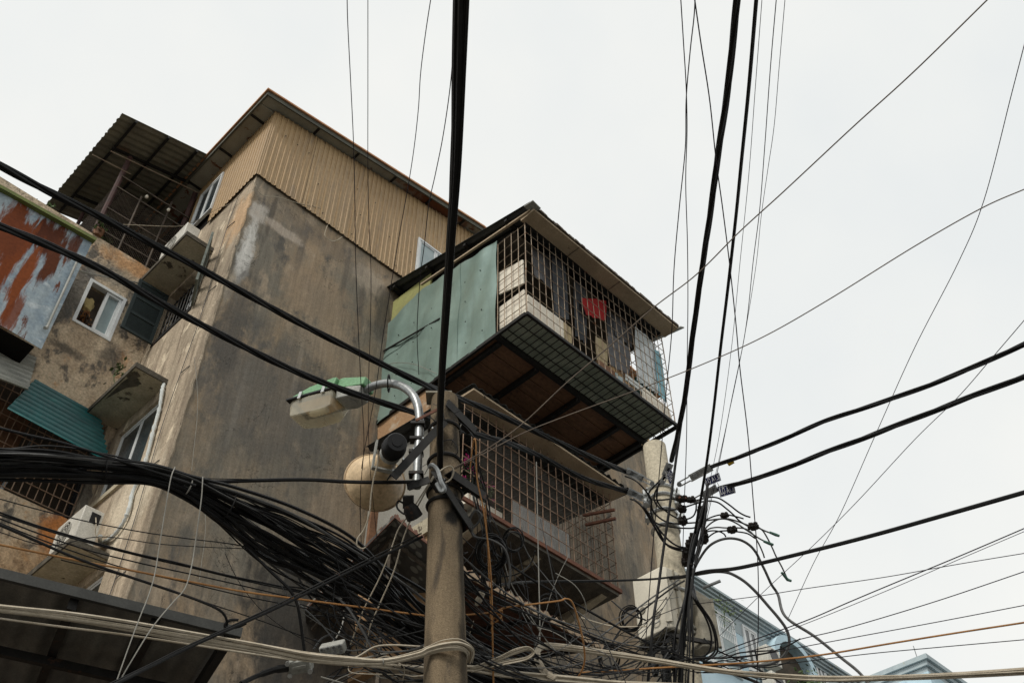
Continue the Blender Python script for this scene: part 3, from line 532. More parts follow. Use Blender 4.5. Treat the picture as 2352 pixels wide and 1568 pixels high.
# roof terrace with chain-link cage and corrugated lean-to
ter = thing('roof_terrace_shed', 'dark corrugated lean-to roof over a wire mesh caged roof terrace', 'shed', (-1, 2.6, 16.7))
A, B, Cc = PP(281, 260, 'v', 1.9), PP(492, 362, 'v', 1.9), None
d = PP(93, 490, 'u', A.x); d.z = A.z; lv = (d-A).length
eu = (B-A).normalized(); nr = V((0, 1, 0)).cross(eu); nr = nr if nr.z > 0 else -nr
m = MB().corr(A, (0, 1, 0), lv, eu, (B-A).length+.2, .16, .02, nr, 'sine', .004, 2, .01); m.build('roof', 'sheet_greygreen', ter)
for t in (.28, .95, 1.55): 
    q = A+eu*t*1.1-nr*.05; MB().beam(q, q+V((0, lv-.1, 0)), .05, .06).build('purlin', 'steel_dark', ter)
for v in (2.75, 4.4):
    q = A+eu*.25+V((0, v-1.9, 0))-nr*.11; MB().beam(q, q+eu*((B-A).length-.15), .05, .05).build('rafter', 'steel_dark', ter)
for (x, y0, y1, mat) in ((-1.66, 16.7, 19.45, 'post_red'), (-.14, 16.75, 19.7, 'post_red')): MB().tube([(x, 2.72, y0), (x, 2.72, y1)], .055, 8).build('post', mat, ter)
MB().tube([(-1.66, 4.6, 16.7), (-1.66, 4.6, 19.3)], .04, 8).build('post', 'post_red', ter)
def chain(o, eu, lu, ev, lv, p, r):
    o, eu, ev = V(o), V(eu), V(ev); m = MB(); n = int((lu+lv)/p)
    for k in range(n+1):
        s = k*p
        for sg in (0, 1):
            a0, b0 = max(0, s-lv), min(lu, s)
            if b0-a0 < .02: continue
            f = (lambda x: (x, s-x)) if sg == 0 else (lambda x: (x, lv-(s-x)))
            m.tube([o+eu*f(x)[0]+ev*f(x)[1] for x in (a0, b0)], r, 3, False)
    return m
chain((-1.62, 2.66, 16.75), (1, 0, 0), 1.45, (0, 0, 1), 1.55, .068, .0055).build('wire_mesh', 'mesh_dark', ter)
chain((-1.68, 2.72, 16.6), (0, 1, 0), 1.9, (0, 0, 1), 1.9, .07, .0075).build('wire_mesh', 'mesh_dark', ter)
m = MB()
for z in (17.0, 17.65, 18.35, 18.72): m.beam((-1.66, 2.66, z), (-.1, 2.66, z+.05), .025, .035)
m.beam((-1.15, 2.65, 16.5), (-1.15, 2.65, 18.5), .03, .03); m.beam((-.55, 2.65, 16.6), (-.55, 2.65, 18.9), .03, .03); m.build('rail', 'mesh_dark', ter)
m = MB(); q = A+V((.25, .7, -.35)); m.tube([q, PP(460, 445, 'v', 2.55)], .012, 5); m.tube([PP(212, 355, 'v', 2.5), PP(300, 400, 'v', 2.6)], .008, 5); m.build('clothes_rail', 'cage_rod', ter)
MB().box(-1.5, -.1, 4.6, 4.7, 16.7, 19.6).build('back_wall', 'dark_void', ter)
for (x, y, z, rx, rz, k) in ((-1.3, 2.95, 16.95, .25, .22, 120), (-.5, 2.95, 16.9, .4, .3, 160), (-1.62, 2.6, 16.95, .12, .3, 60)):
    t = thing('potted_plant', {-1.3: 'leafy green plant behind the terrace mesh near its red post', -.5: 'leafy green plant behind the terrace mesh near the white window', -1.62: 'straggly creeper growing through the outer corner of the terrace mesh'}[x], 'plant', (x, y, 16.72))
    MB().leaves((x, y, z), rx, .2, rz, k, .10).build('foliage', 'leaf', t); MB().lathe((x, y, 16.72), (0, 0, 1), [(0, .0), (0, .08), (.16, .11), (.16, .09)], 10).build('pot', 'plank', t)
for k, (x, y) in enumerate(((337, 452), (387, 482))):
    p = PP(x, y, 'v', 2.6); t = thing('hanging_bulb', ('bare white bulb hanging inside the mesh terrace near the red post', 'bare white bulb hanging inside the mesh terrace near the second rail')[k], 'lamp', p); MB().blob(p, .035, .035, .05, 10, 7, 0).build('bulb', 'white_board', t); MB().tube([p+V((0, 0, .05)), p+V((0, 0, .4))], .004, 4).build('cord', 'cable_black', t)
tag(MB().leaves(PP(110, 478, 'v', 2.9), .25, .2, .06, 26, .12).build('creeper', 'leaf'), 'green leaves showing above the green edge of the blue sheet metal', 'plant')

# ================================================================== enclosed balcony
cb = thing('caged_balcony', 'overhanging caged balcony boxed in with sea-green sheet metal', 'balcony', (3.5, 0, 13.55))
X0, X1, VF, VM, Z0, Z1 = 3.5, 7.34, -3.72, -3.04, 13.58, 15.98
# side panel of sheet, bent a little
def sheetrow(va, vb, off, z0=None, z1=None):
    m = MB(); pts = []; rows = 12; NC = 12
    for i in range(NC+1):
        v = va+(vb-va)*i/NC; zb = Z0-.02+.012*math.sin(v*6); zt = 16.06+.1425*(v-VM)
        if v > -.9: zt = 16.42-.231*(v+.9)
        if z0 is not None: zb = z0
        if z1 is not None: zt = z1+.05*math.sin(v*3)
        for j in range(rows+1):
            z = zb-.06*max(0, v+1.0)+(zt-zb)*j/rows
            pts.append((X0-.04-off-.022*math.sin(v*5.2+z*1.4)*math.sin(z*2.1+.5)-.012*math.sin(v*11+z*3.5)-.008*math.sin(z*5.2-v*3), v, z))
    fs = [(i*(rows+1)+j, (i+1)*(rows+1)+j, (i+1)*(rows+1)+j+1, i*(rows+1)+j+1) for i in range(NC) for j in range(rows)]
    m.add(pts, fs, True); m.add([(p[0]+.004, p[1], p[2]) for p in pts], [f[::-1] for f in fs], True); m.build('side_panel', 'sheet_seagreen', cb)
sheetrow(VM, -2.05, .0); sheetrow(-2.09, -1.04, .008); sheetrow(-1.08, 0, .0, None, 15.3); sheetrow(-1.10, 0, .010, 15.2, None)
m = MB()
for v in (-2.75, -2.35, -1.8, -1.45, -.95, -.5):
    for k in range(4): m.lathe((X0-.07, v+.03*k, 13.85+.55*k), (-1, 0, 0), [(0, .012), (.012, .010), (.013, 0)], 6)
m.build('screw_head', 'steel_dark', cb)
MB().hexa([(X0+.01, -1.15, 16.2), (X0+.01, .0, 16.0), (X0+.05, .0, 16.0), (X0+.05, -1.15, 16.2), (X0+.01, -1.15, 16.78), (X0+.01, .0, 16.85), (X0+.05, .0, 16.85), (X0+.05, -1.15, 16.78)]).build('gable_board', 'board_yellow', cb)
MB().beam((X0-.09, -3.95, 16.04), (X0-.09, -1.0, 16.47), .045, .035).build('edge_trim', 'plaster_soffit', cb)
MB().beam((X0-.06, -1.6, 15.05), (X0-.08, .0, 15.35), .025, .025).build('strut', 'steel_dark', cb)
# roof of the balcony
def zroof(v): return 16.12+.255*(v+4.0)
ld = math.hypot(4.2, .255*4.2); eV = V((0, 4.2, .255*4.2)).normalized(); nV = eV.cross(V((1, 0, 0))); nV = nV if nV.z > 0 else -nV
m = MB().corr((3.30, -4.03, zroof(-4.03)), (1, 0, 0), 4.27, eV, ld, .16, .022, nV, 'sine', .006, 2, .012); m.build('roof', 'roof_dark', cb)
for v in (-3.4, -2.3, -1.2, -.2): MB().beam((3.33, v, zroof(v)-.07), (7.5, v, zroof(v)-.07), .06, .06).build('purlin', 'steel_dark', cb)
m = MB(); n = 48
for k in range(n):        # lumpy cement along the front edge
    u = 3.48+4.04*k/n; e = u+4.04/n; h = random.uniform(.005, .045); q = random.uniform(0, .025); m.hexa([(u, -4.05-q, 16.043), (e, -4.05-q, 16.043), (e, -3.96, 16.043), (u, -3.96, 16.043), (u, -4.05-q*.5, 16.075+h), (e, -4.05-q*.5, 16.075+h*.8), (e, -3.96, 16.08+h*.8), (u, -3.96, 16.08+h)])
m.build('cement_edge', 'cement_edge', cb)
MB().hexa([(3.42, -4.03, 15.995), (7.50, -4.03, 15.995), (7.50, -3.70, 15.985), (3.42, -3.70, 15.985), (3.42, -4.03, 16.041), (7.50, -4.03, 16.041), (7.50, -3.70, 16.10), (3.42, -3.70, 16.10)]).build('soffit', 'plaster_soffit', cb)
for u in (4.6, 5.75, 6.7): MB().box(u, u+.012, -4.034, -3.70, 15.980, 15.984).build('soffit_joint', 'cement_edge', cb)
MB().hexa([(7.50, -4.10, 15.99), (7.63, -4.10, 16.06), (7.63, -2.7, 16.36), (7.50, -2.7, 16.3), (7.50, -4.10, 16.02), (7.63, -4.10, 16.09), (7.63, -2.7, 16.39), (7.50, -2.7, 16.33)]).build('edge_flashing', 'sheet_grey', cb)
MB().hexa([(3.30, -4.12, 16.06), (3.50, -4.12, 16.02), (3.50, -3.9, 16.05), (3.30, -3.9, 16.10), (3.30, -4.12, 16.085), (3.50, -4.12, 16.045), (3.50, -3.9, 16.075), (3.30, -3.9, 16.125)]).build('edge_flashing', 'sheet_grey', cb)
# cage
m = MB(); m.grid((X0, VF, Z0), (1, 0, 0), X1-X0, 24, (0, 0, 1), Z1-Z0, 9, .0072, .012, .0065); m.build('front_grille', 'cage_rod', cb)
m = MB(); m.grid((X0, VF, Z0), (0, 1, 0), VM-VF, 4, (0, 0, 1), Z1-Z0, 9, .0085, .005, .0075); m.build('side_grille', 'cage_rod', cb)
m = MB(); m.grid((X1, VF, Z0), (0, 1, 0), -VF, 22, (0, 0, 1), Z1-Z0, 9, .0085, .005, .0075); m.build('side_grille', 'cage_rod', cb)
for a, b, wd, ht in (((X0-.03, VF-.02, Z0-.03), (X1+.03, VF-.02, Z0-.03), .05, .06), ((X0-.03, VM, Z0-.04), (X1+.03, VM, Z0-.04), .08, .09), ((X0-.03, VF+.006, Z0-.035), (X0-.03, 0, Z0-.035), .045, .07), ((X1+.03, VF+.006, Z0-.035), (X1+.03, 0, Z0-.035), .045, .07), ((X0, VF, Z1+.02), (X1, VF, Z1+.02), .04, .04)):
    MB().beam(a, b, wd, ht).build('frame_bar', 'steel_dark', cb)
m = MB(); m.grid((X0, VF, Z0-.045), (1, 0, 0), X1-X0, 30, (0, 1, 0), VM-VF, 3, .009, .004, .010); m.build('floor_grille', 'steel_dark', cb)
MB().corr((X0+.02, VF+.03, Z0+.01), (1, 0, 0), X1-X0-.04, (0, 1, 0), VM-VF-.06, .07, .006, (0, 0, 1), 'sine', .004).build('floor_sheet', 'shelf_sheet', cb)
m = MB(); v = VM+.06
while v < -.05: m.box(X0+.03, X1-.03, v, min(v+.285, -.01), Z0-.005+.004*random.random(), Z0+.03); v += .30
m.build('floor_planks', 'plank', cb)
MB().box(X0+.02, X1-.02, VM+.05, -.01, Z0+.035, Z0+.06).build('floor_deck', 'dark_void', cb)
for u in (X0+.12, X0+1.0, X0+2.05, X0+3.1, X1-.12): MB().beam((u, VM+.05, Z0-.06), (u, -.0, Z0-.06), .07, .10).build('joist', 'steel_dark', cb)
for v in (-1.5, -.25): MB().beam((X0+.03, v, Z0-.05), (X1-.03, v, Z0-.05), .045, .06).build('cross_beam', 'steel_dark', cb)
MB().box(X0+.03, X1-.05, -1.9, -1.84, Z0+.06, 16.2).build('inner_wall', 'interior', cb)
MB().box(X0+.03, X1, VF+.3, -.02, 16.02, 16.05).build('ceiling', 'interior', cb)
# things kept inside the cage
def sheetbox(name, label, cat, pix, v, mat, th=.02, grp=None):
    q = [PP(x, y, 'v', v) for x, y in pix]; return tag(MB().prism(q, (0, th, 0)).build(name, mat), label, cat, grp)
def drape(name, label, cat, pix, v, mat, amp=.02, waves=5):
    """hanging cloth: top-left, top-right, bottom-right, bottom-left picture corners on the plane v, with folds"""
    a, b, c, d = [PP(x, y, 'v', v) for x, y in pix]; m = MB(); nu, nv = 22, 7; vs = []
    for i in range(nu+1):
        for j in range(nv+1):
            s, t = i/nu, j/nv; p = a.lerp(b, s).lerp(d.lerp(c, s), t); vs.append(p+V((0, amp*math.sin(s*waves*6.283)*(.3+.7*t)+.01*math.sin(s*9+t*5), .012*math.sin(s*7)*(t if t > .9 else 0))))
    fs = [(i*(nv+1)+j, (i+1)*(nv+1)+j, (i+1)*(nv+1)+j+1, i*(nv+1)+j+1) for i in range(nu) for j in range(nv)]
    m.add(vs, fs, True); m.add([p+V((0, .006, 0)) for p in vs], [f[::-1] for f in fs], True); return tag(m.build(name, mat), label, cat)
drape('red_cloth', 'bright red cloth hanging behind the cage bars', 'cloth', [(1335, 683), (1392, 690), (1392, 738), (1345, 722)], VF+.16, 'cloth_red', .015, 3)
drape('curtain', 'pale grey curtain hanging at the far end of the cage', 'curtain', [(1459, 748), (1505, 790), (1512, 905), (1462, 872)], VF+.14, 'sheer', .02, 6)
drape('blue_curtain', 'pale blue curtain in the far corner of the cage', 'curtain', [(1503, 800), (1518, 812), (1532, 925), (1512, 905)], VF+.10, 'cloth_blue', .015, 3)
drape('dark_coat', 'dark grey coat hanging behind the cage bars near the white boards', 'coat', [(1222, 566), (1300, 610), (1300, 690), (1226, 630)], VF+.30, 'cloth_grey', .02, 3)
drape('striped_garment', 'long dark garment on a hanger behind the cage bars', 'garment', [(1268, 570), (1296, 590), (1308, 735), (1272, 725)], VF+.18, 'cloth_dark', .02, 3)
drape('navy_trousers', 'dark trousers hanging between the long garment and the red cloth', 'trousers', [(1318, 640), (1345, 660), (1348, 790), (1320, 770)], VF+.26, 'cloth_dark', .02, 3)
drape('khaki_jacket', 'khaki jacket hanging low behind the cage bars under the red cloth', 'jacket', [(1368, 770), (1394, 790), (1396, 850), (1370, 830)], VF+.2, 'cloth_tan', .015, 2)
drape('white_shirt', 'greyish white shirt hanging beside the khaki jacket', 'shirt', [(1396, 760), (1448, 800), (1446, 860), (1400, 838)], VF+.22, 'cloth_grey', .015, 3)
drape('green_cloth', 'dark green cloth low in the far end of the cage', 'cloth', [(1458, 862), (1502, 900), (1506, 955), (1462, 925)], VF+.2, 'cloth_green', .015, 3)
def zside(pix, mat, name, label, cat, u=X0+.05, th=.03):
    q = [PP(x, y, 'u', u) for x, y in pix]; return tag(MB().prism(q, (th, 0, 0)).build(name, mat), label, cat)
zside([(1143, 628), (1200, 596), (1202, 650), (1146, 676)], 'white_board', 'foam_board', 'white foam board in the cage side, above the bulging one', 'board')
zside([(1146, 706), (1203, 664), (1208, 718), (1147, 756)], 'white_board', 'foam_board', 'bulging white foam board at the bottom corner of the cage', 'board', X0+.06)
sheetbox('white_sheet', 'long white panel standing along the cage floor at the foam boards', 'panel', [(1213, 676), (1294, 738), (1296, 784), (1211, 718)], VF+.05, 'white_board')
sheetbox('white_sheet', 'white tile panel along the cage floor under the pale curtain', 'panel', [(1478, 888), (1537, 938), (1546, 970), (1476, 922)], VF+.05, 'white_board')
sheetbox('white_sheet', 'low white rail board in front of the pale curtain', 'panel', [(1438, 858), (1500, 905), (1500, 920), (1438, 872)], VF+.12, 'cloth_white')
t = thing('water_bottle', 'large clear water bottle standing behind the cage bars', 'bottle', PP(1418, 905, 'v', VF+.28)); p = ORG[t.name]
MB().lathe(p, (0, 0, 1), [(0, 0), (0, .14), (.32, .14), (.38, .05), (.44, .05)], 16).build('body', 'glass_frost', t); MB().lathe(p+V((0, 0, .44)), (0, 0, 1), [(0, .052), (.04, .05), (.04, 0)], 14).build('cap', 'cloth_blue', t)
tag(MB().box(X0+2.55, X0+3.15, VF+.14, VF+.5, Z0+.035, Z0+.36).build('storage_box', 'cloth_grey', None, .03), 'translucent grey storage box on the cage floor', 'box')

drape('pale_bag', 'pale plastic bag hanging low behind the bars next to the white panel', 'bag', [(1288, 735), (1312, 752), (1314, 800), (1290, 782)], VF+.14, 'cloth_tan', .02, 2)
drape('grey_blanket', 'grey blanket hanging high at the far end of the cage', 'blanket', [(1408, 705), (1452, 738), (1452, 800), (1412, 768)], VF+.34, 'cloth_grey', .02, 3)
drape('blue_shirt', 'dim blue shirt hanging between the red cloth and the grey blanket', 'shirt', [(1394, 712), (1408, 722), (1412, 800), (1396, 786)], VF+.3, 'cloth_dark', .015, 2)
tag(MB().box(X0+2.0, X0+2.45, VF+.18, VF+.5, Z0+.035, Z0+.5).build('wooden_crate', 'plank', None, .01), 'brown crate on the cage floor beside the storage box', 'crate')
# side wall stubs carrying the balconies
m = MB(); m.prism([PP(868, 968, 'u', 3.5), PP(975, 880, 'u', 3.5), PP(985, 940, 'u', 3.5), PP(935, 990, 'u', 3.5), PP(866, 1056, 'u', 3.5)], (.12, 0, 0)); m.build('wall_stub', 'wall_orange', blk)
MB().box(3.5, 3.62, -1.75, -.002, 10.62, 12.55).build('wall_stub', 'wall_pale', blk)
m = MB(); m.box(3.44, 3.62, -1.8, -.002, 10.36, 10.618); m.build('ledge', 'concrete', blk)
MB().box(3.5, 3.64, -1.7, -.002, 8.6, 10.358).build('wall_stub', 'wall_orange', blk)

# ================================================================== lower balcony
lb = thing('barred_balcony', 'lower balcony fenced with rusty wire grille beneath the caged one', 'balcony', (3.64, 0, 10.5))
LV, LX0, LX1, LZ = -2.45, 3.36, 6.85, 10.52
MB().box(3.66, LX1, LV, -.003, LZ-.12, LZ).build('floor_slab', 'concrete_edge', lb); 
m = MB(); m.beam((LX0, LV-.02, LZ-.03), (LX1+.05, LV-.02, LZ-.03), .04, .07); m.beam((LX1+.02, LV, LZ-.03), (LX1+.02, -.01, LZ-.03), .04, .07); m.build('edge_angle', 'rust_steel', lb)
for u in (LX0+.5, LX0+1.7, LX1-.25): MB().prism([(u, LV+.15, LZ-.12), (u, -.003, LZ-.12), (u, -.003, LZ-.75), (u, LV+1.2, LZ-.30)], (.14, 0, 0)).build('bracket', 'concrete', lb)
m = MB(); m.grid((LX0, LV, LZ), (1, 0, 0), LX1-LX0, 20, (0, 0, 1), 1.98, 8, .0085, .006, .008); m.build('front_grille', 'cage_rust', lb)
m = MB(); m.grid((LX1, LV, LZ), (0, 1, 0), -LV-.02, 15, (0, 0, 1), 1.98, 8, .0085, .006, .008); m.build('side_grille', 'cage_rust', lb)
MB().box(LX0+.3, LX1-.01, LV+.012, LV+.016, LZ+.02, LZ+1.5).build('insect_screen', 'screen_mesh', lb)
MB().box(LX1-.012, LX1-.008, LV+.02, -.03, LZ+.02, LZ+1.6).build('insect_screen', 'screen_mesh', lb)
m = MB().corr((LX0-.1, LV-.28, 12.52), (1, 0, 0), LX1-LX0+.4, V((0, 1, .12)).normalized(), -LV+.26, .17, .022, (0, -.12, 1), 'sine', .005, 1, .01); m.build('roof', 'roof_dark', lb)
MB().hexa([(LX0-.05, LV-.26, 12.44), (LX1+.2, LV-.26, 12.44), (LX1+.2, LV+.12, 12.46), (LX0-.05, LV+.12, 12.46), (LX0-.05, LV-.26, 12.475), (LX1+.2, LV-.26, 12.475), (LX1+.2, LV+.12, 12.52), (LX0-.05, LV+.12, 12.52)]).build('soffit_board', 'plaster_soffit', lb)
MB().box(LX0, LX1-.05, -.30, -.24, LZ, 12.5).build('inner_wall', 'plank', lb); MB().box(5.7, 6.5, -.34, -.302, LZ, 12.3).build('door', 'plank', lb)
for k, (x0, y0, x1, y1) in enumerate(((1340, 1183, 1412, 1170), (1345, 1205, 1414, 1190))): m = MB().beam(PP(x0, y0, 'v', LV-.05), PP(x1, y1, 'v', LV-.6), .04, .04); tag(m.build('iron_bar', 'rust_steel'), ('upper iron bar sticking out past the lower balcony grille', 'lower iron bar sticking out past the lower balcony grille')[k], 'bar')
q = [PP(1178, 1147, 'v', LV+.06), PP(1178, 1205, 'v', LV+.06), PP(1310, 1282, 'v', LV+.06), PP(1308, 1222, 'v', LV+.06)]
tag(MB().corr(q[1], (q[2]-q[1]).normalized(), (q[2]-q[1]).length, (0, 0, 1), (q[0]-q[1]).length, .05, .005, (0, -1, 0), 'sine', .003).build('ribbed_sheet', 'panel_ribbed'), 'grey ribbed plastic panel standing against the lower balcony grille', 'panel')
t = thing('flower_box', 'white planter of pink flowers on the lower balcony edge', 'planter', PP(1115, 1175, 'v', LV+.12)); a, b = PP(1076, 1152, 'v', LV+.05), PP(1156, 1194, 'v', LV+.05)
MB().obox((a+b)/2+V((0, .1, .075)), ((b-a).length/2, 0, 0), (0, .08, 0), (0, 0, .08)).build('trough', 'white_board', t)
f = MB(); g_ = MB()
for (x, y) in ((1072, 1050), (1078, 1075), (1066, 1100), (1090, 1085), (1112, 1110), (1120, 1118), (1128, 1116), (1130, 1150), (1098, 1100), (1068, 1062), (1105, 1128)):
    p = PP(x, y, 'v', LV+.12); f.leaves(p, .035, .03, .035, 16, .055); g_.leaves(p+V((.0, .05, -.12)), .12, .07, .18, 26, .075)
f.build('blossom', 'petal', t); g_.leaves(PP(1120, 1140, 'v', LV+.15), .3, .1, .25, 90, .08).build('foliage', 'leaf', t)
p = PP(1231, 1068, 'v', LV+.5); t = thing('bird_cage', 'round wire bird cage hanging in the shade of the lower balcony', 'bird cage', p); m = MB()
for k in range(12): m.tube([p+V((math.cos(k*.5236)*r, math.sin(k*.5236)*r, z)) for z, r in ((-.14, .12), (.05, .12), (.12, .08), (.16, .0))], .003, 4)
for z in (-.14, -.05, .04): m.tube([p+V((math.cos(k*.349)*.12, math.sin(k*.349)*.12, z)) for k in range(19)], .004, 4)
m.build('bars', 'cage_rod', t); MB().lathe(p+V((0, 0, -.15)), (0, 0, 1), [(0, 0), (0, .125), (.02, .125), (.02, 0)], 14).build('tray', 'cage_rust', t)

# ================================================================== shop level awnings under the balconies
AV = -2.2
a, b = PP(1065, 1300, 'v', AV), PP(1378, 1478, 'v', AV); zA = (a.z+b.z)/2
ta = thing('tile_awning', 'red ribbed awning with a scalloped pale edge under the lower balcony', 'awning', (4, AV, zA))
sl = V((0, 1, .28)).normalized(); MB().corr((3.6, AV, zA), (1, 0, 0), b.x-3.6, sl, 2.2, .19, .035, (0, -.28, 1), 'sine', .012, 1).build('sheet', 'tile_awning', ta)
m = MB(); u = 3.62
while u < b.x: 
    h = .035*math.sin((u-3.6)/.19*6.283); m.hexa([(u, AV-.03, zA-.13+.02*math.sin(u*33)), (u+.05, AV-.03, zA-.13+.02*math.sin(u*33+1.6)), (u+.05, AV-.004, zA-.13), (u, AV-.004, zA-.13), (u, AV-.03, zA+h-.012), (u+.05, AV-.03, zA+.035*math.sin((u+.05-3.6)/.19*6.283)-.012), (u+.05, AV-.004, zA+h-.012), (u, AV-.004, zA+h-.012)]); u += .0502
m.build('scalloped_edge', 'tile_edge', ta)
for u in (4.0, 5.2, 6.4): MB().beam((u, AV+.05, zA-.16), (u, -.01, zA+.42), .05, .06).build('rafter', 'steel_dark', ta)
MB().beam((3.7, AV+.1, zA-.14), (b.x, AV+.1, zA-.14), .05, .06).build('purlin', 'steel_dark', ta)
# small gabled awning between the wall and the brown pole, patterned underside
q0, q1, q2 = PP(668, 1440, 'v', -.9), PP(910, 1180, 'u', 2.6), None
ga = thing('gabled_awning', 'small gabled awning with a dotted dark underside behind the brown pole', 'awning', (3.3, -2, 8))
ap = PP(905, 1188, 'v', -2.3); lf = PP(700, 1400, 'v', -.3); rt = PP(1030, 1290, 'v', -2.6)
m = MB(); m.prism([ap, lf, lf+V((.9, 1.1, .1)), ap+V((.9, 1.6, .2))], (0, 0, .04)); m.prism([ap, ap+V((.9, 1.6, .2)), rt+V((.9, 1.6, .2)), rt], (0, 0, .041)); m.build('sheet', 'awning_under', ga)
m = MB()
for (s, e) in ((ap, lf), (ap, rt)):
    n = 34
    for k in range(n):
        p, r = s.lerp(e, k/n), s.lerp(e, (k+1)/n); h = .05+.025*math.sin(k*1.6); m.prism([p+V((0, -.02, -.01)), r+V((0, -.02, -.01)), r+V((0, -.02, h)), p+V((0, -.02, h))], (.02, .02, 0))
m.build('scalloped_edge', 'tile_awning', ga)
q = ap+V((.25, .35, -.05))
for e in (q+V((0, 0, -2.6)), lf+V((.3, .2, -.1)), rt+V((.3, .3, -.1))): MB().beam(q, e, .04, .04).build('frame_bar', 'cement_edge', ga)
# barred windows below
lw = thing('barred_bay', 'dim barred bay window with blue-green panes behind the brown pole', 'bay window', (3.3, -1.2, 5))
MB().box(2.55, 7.4, -1.0, -.25, 3.8, 7.6).build('wall', 'interior', lw)
m = MB(); m.grid((2.5, -1.25, 4.2), (1, 0, 0), 4.9, 30, (0, 0, 1), 3.2, 10, .010, .005); m.build('window_bars', 'cage_rust', lw)
for k in range(6): MB().box(2.65+.8*k, 3.3+.8*k, -1.05, -1.005, 5.0, 6.7).build('pane', 'glass_frost' if k < 3 else 'glass_dark', lw)
for k in range(7): MB().box(2.52+.8*k, 2.62+.8*k, -1.10, -1.002, 4.99, 6.715).build('mullion', 'cage_rod', lw)
for z in (4.85, 6.72): MB().box(2.5, 7.4, -1.12, -1.002, z, z+.12).build('transom', 'cage_rod', lw)
# dark awning at the near corner
A_, B_, = PP(-120, 1280, 'z', 6.), PP(556, 1446, 'z', 6.)
na = thing('corner_awning', 'low dark awning with steel trusses over the shop front at the block corner', 'awning', (A_+B_)/2)
dr = (B_-A_).normalized(); bk = V((-dr.y, dr.x, 0)); bk = bk if bk.y > 0 else -bk; L_ = (B_-A_).length
MB().corr(A_, dr, L_, bk, 3.4, .22, .025, (0, 0, 1), 'sine', .006).build('sheet', 'awning_low', na)
MB().obox((A_+B_)/2+V((0, 0, -.03)), dr*L_/2, bk*.02, (0, 0, .042)).build('fascia', 'fascia_dark', na)
for t_ in (.12, .42, .70, .96): MB().beam(A_+dr*L_*t_+bk*.05+V((0, 0, -.1)), A_+dr*L_*t_+bk*3.3+V((0, 0, -.1)), .07, .10).build('rafter', 'steel_dark', na)
for t_ in (.9, 1.9, 2.9): MB().beam(A_+bk*t_+V((0, 0, -.19)), B_+bk*t_+V((0, 0, -.19)), .06, .07).build('purlin', 'steel_dark', na)
MB().obox(B_+bk*1.9+V((-.03, 0, -.9)), dr*.03, bk*.12, (0, 0, .85)).build('post', 'steel_dark', na)
MB().prism([A_+bk*3.2+V((0, 0, -6)), B_+bk*3.2+V((-.3, 0, -6)), B_+bk*3.2+V((-.3, 0, -.15)), A_+bk*3.2+V((0, 0, -.15))], bk*.05).build('back_wall', 'interior', na)
m = MB()
for k in range(5): p = A_+dr*L_*(.2+.16*k)+bk*3.12; m.obox(p+V((0, 0, -1.35)), dr*.40, bk*.02, (0, 0, .55))
m.build('wooden_shutter', 'wood_orange', na)
rc = PP(505, 1500, 'v', -1.2); 
tag(MB().corr((rc.x, -.45, 3.8), (1, 0, 0), .36, (0, 0, 1), lambda x: (0, 3.3), .12, .03, (0, -1, 0), 'sine', .006, 1).build('black_sheet', 'cable_black'), 'narrow black corrugated sheet on the wall beneath the corner awning', 'sheet')

# ================================================================== houses down the street
hb = thing('blue_house', 'pale blue house with a grey stepped cornice far down the street', 'house', (22, 3.1, 0))
HV = 3.1; c0, c1 = PP(1590, 1322, 'v', HV), PP(1945, 1570, 'v', HV); HZ = (c0.z+c1.z)/2
k_ = HZ
MB().box(14.5, 46, HV, HV+9, 0, HZ-.9).build('wall', 'house_blue', hb); MB().box(14.5, 46, HV-.012, HV+9, HZ-.9, HZ-.36).build('frieze', 'house_grey', hb)
m = MB()
for i in range(4): m.box(14.5, 46.4, HV-.08-.07*i, HV+9, HZ-.36+.09*i, HZ-.36+.09*(i+1)-.012)
m.build('cornice', 'house_grey', hb); MB().box(14.5, 46, HV-.03, HV-.001, HZ-1.75, HZ-1.68).build('string_course', 'house_grey', hb)
def hpx(x, y): p = PP(x, y, 'v', HV); return p.x, p.z
def facewin(x0, z0, x1, z1, n, parent, glass='glass_dark'): return window(parent, 'v', HV-.004, x0, x1, z0, z1, sashes=n, depth=.06, glass=glass, bar=.07)
for (x, y, wd, ht) in ((1727, 1495, .75, 1.5), (1655, 1470, 1.6, 1.9), (1885, 1550, .6, .8)): 
    X, Z = hpx(x, y); facewin(X-wd/2, Z-ht/2, X+wd/2, Z+ht/2, 2, hb, 'glass_dark' if wd < 1 else 'glass_frost')
X, Z = hpx(1812, 1545); m = MB()
for k in range(14):
    a = math.pi*k/14; b = math.pi*(k+1)/14; r = .95; m.hexa([(X+r*math.cos(a), HV-.35, Z+.1+r*.8*math.sin(a)), (X+(r+.25)*math.cos(a), HV-.35, Z+.1+(r+.25)*.8*math.sin(a)), (X+(r+.25)*math.cos(a), HV-.005, Z+.1+(r+.25)*.8*math.sin(a)), (X+r*math.cos(a), HV-.005, Z+.1+r*.8*math.sin(a)),
        (X+r*math.cos(b), HV-.35, Z+.1+r*.8*math.sin(b)), (X+(r+.25)*math.cos(b), HV-.35, Z+.1+(r+.25)*.8*math.sin(b)), (X+(r+.25)*math.cos(b), HV-.005, Z+.1+(r+.25)*.8*math.sin(b)), (X+r*math.cos(b), HV-.005, Z+.1+r*.8*math.sin(b))])
m.build('arch', 'house_blue', hb)
MB().prism([(X+.94*math.cos(math.pi*k/14), HV-.02, Z+.1+0.75*math.sin(math.pi*k/14)) for k in range(15)]+[(X-.94, HV-.02, Z-1.2), (X+.94, HV-.02, Z-1.2)], (0, .015, 0)).build('arched_recess', 'interior', hb)
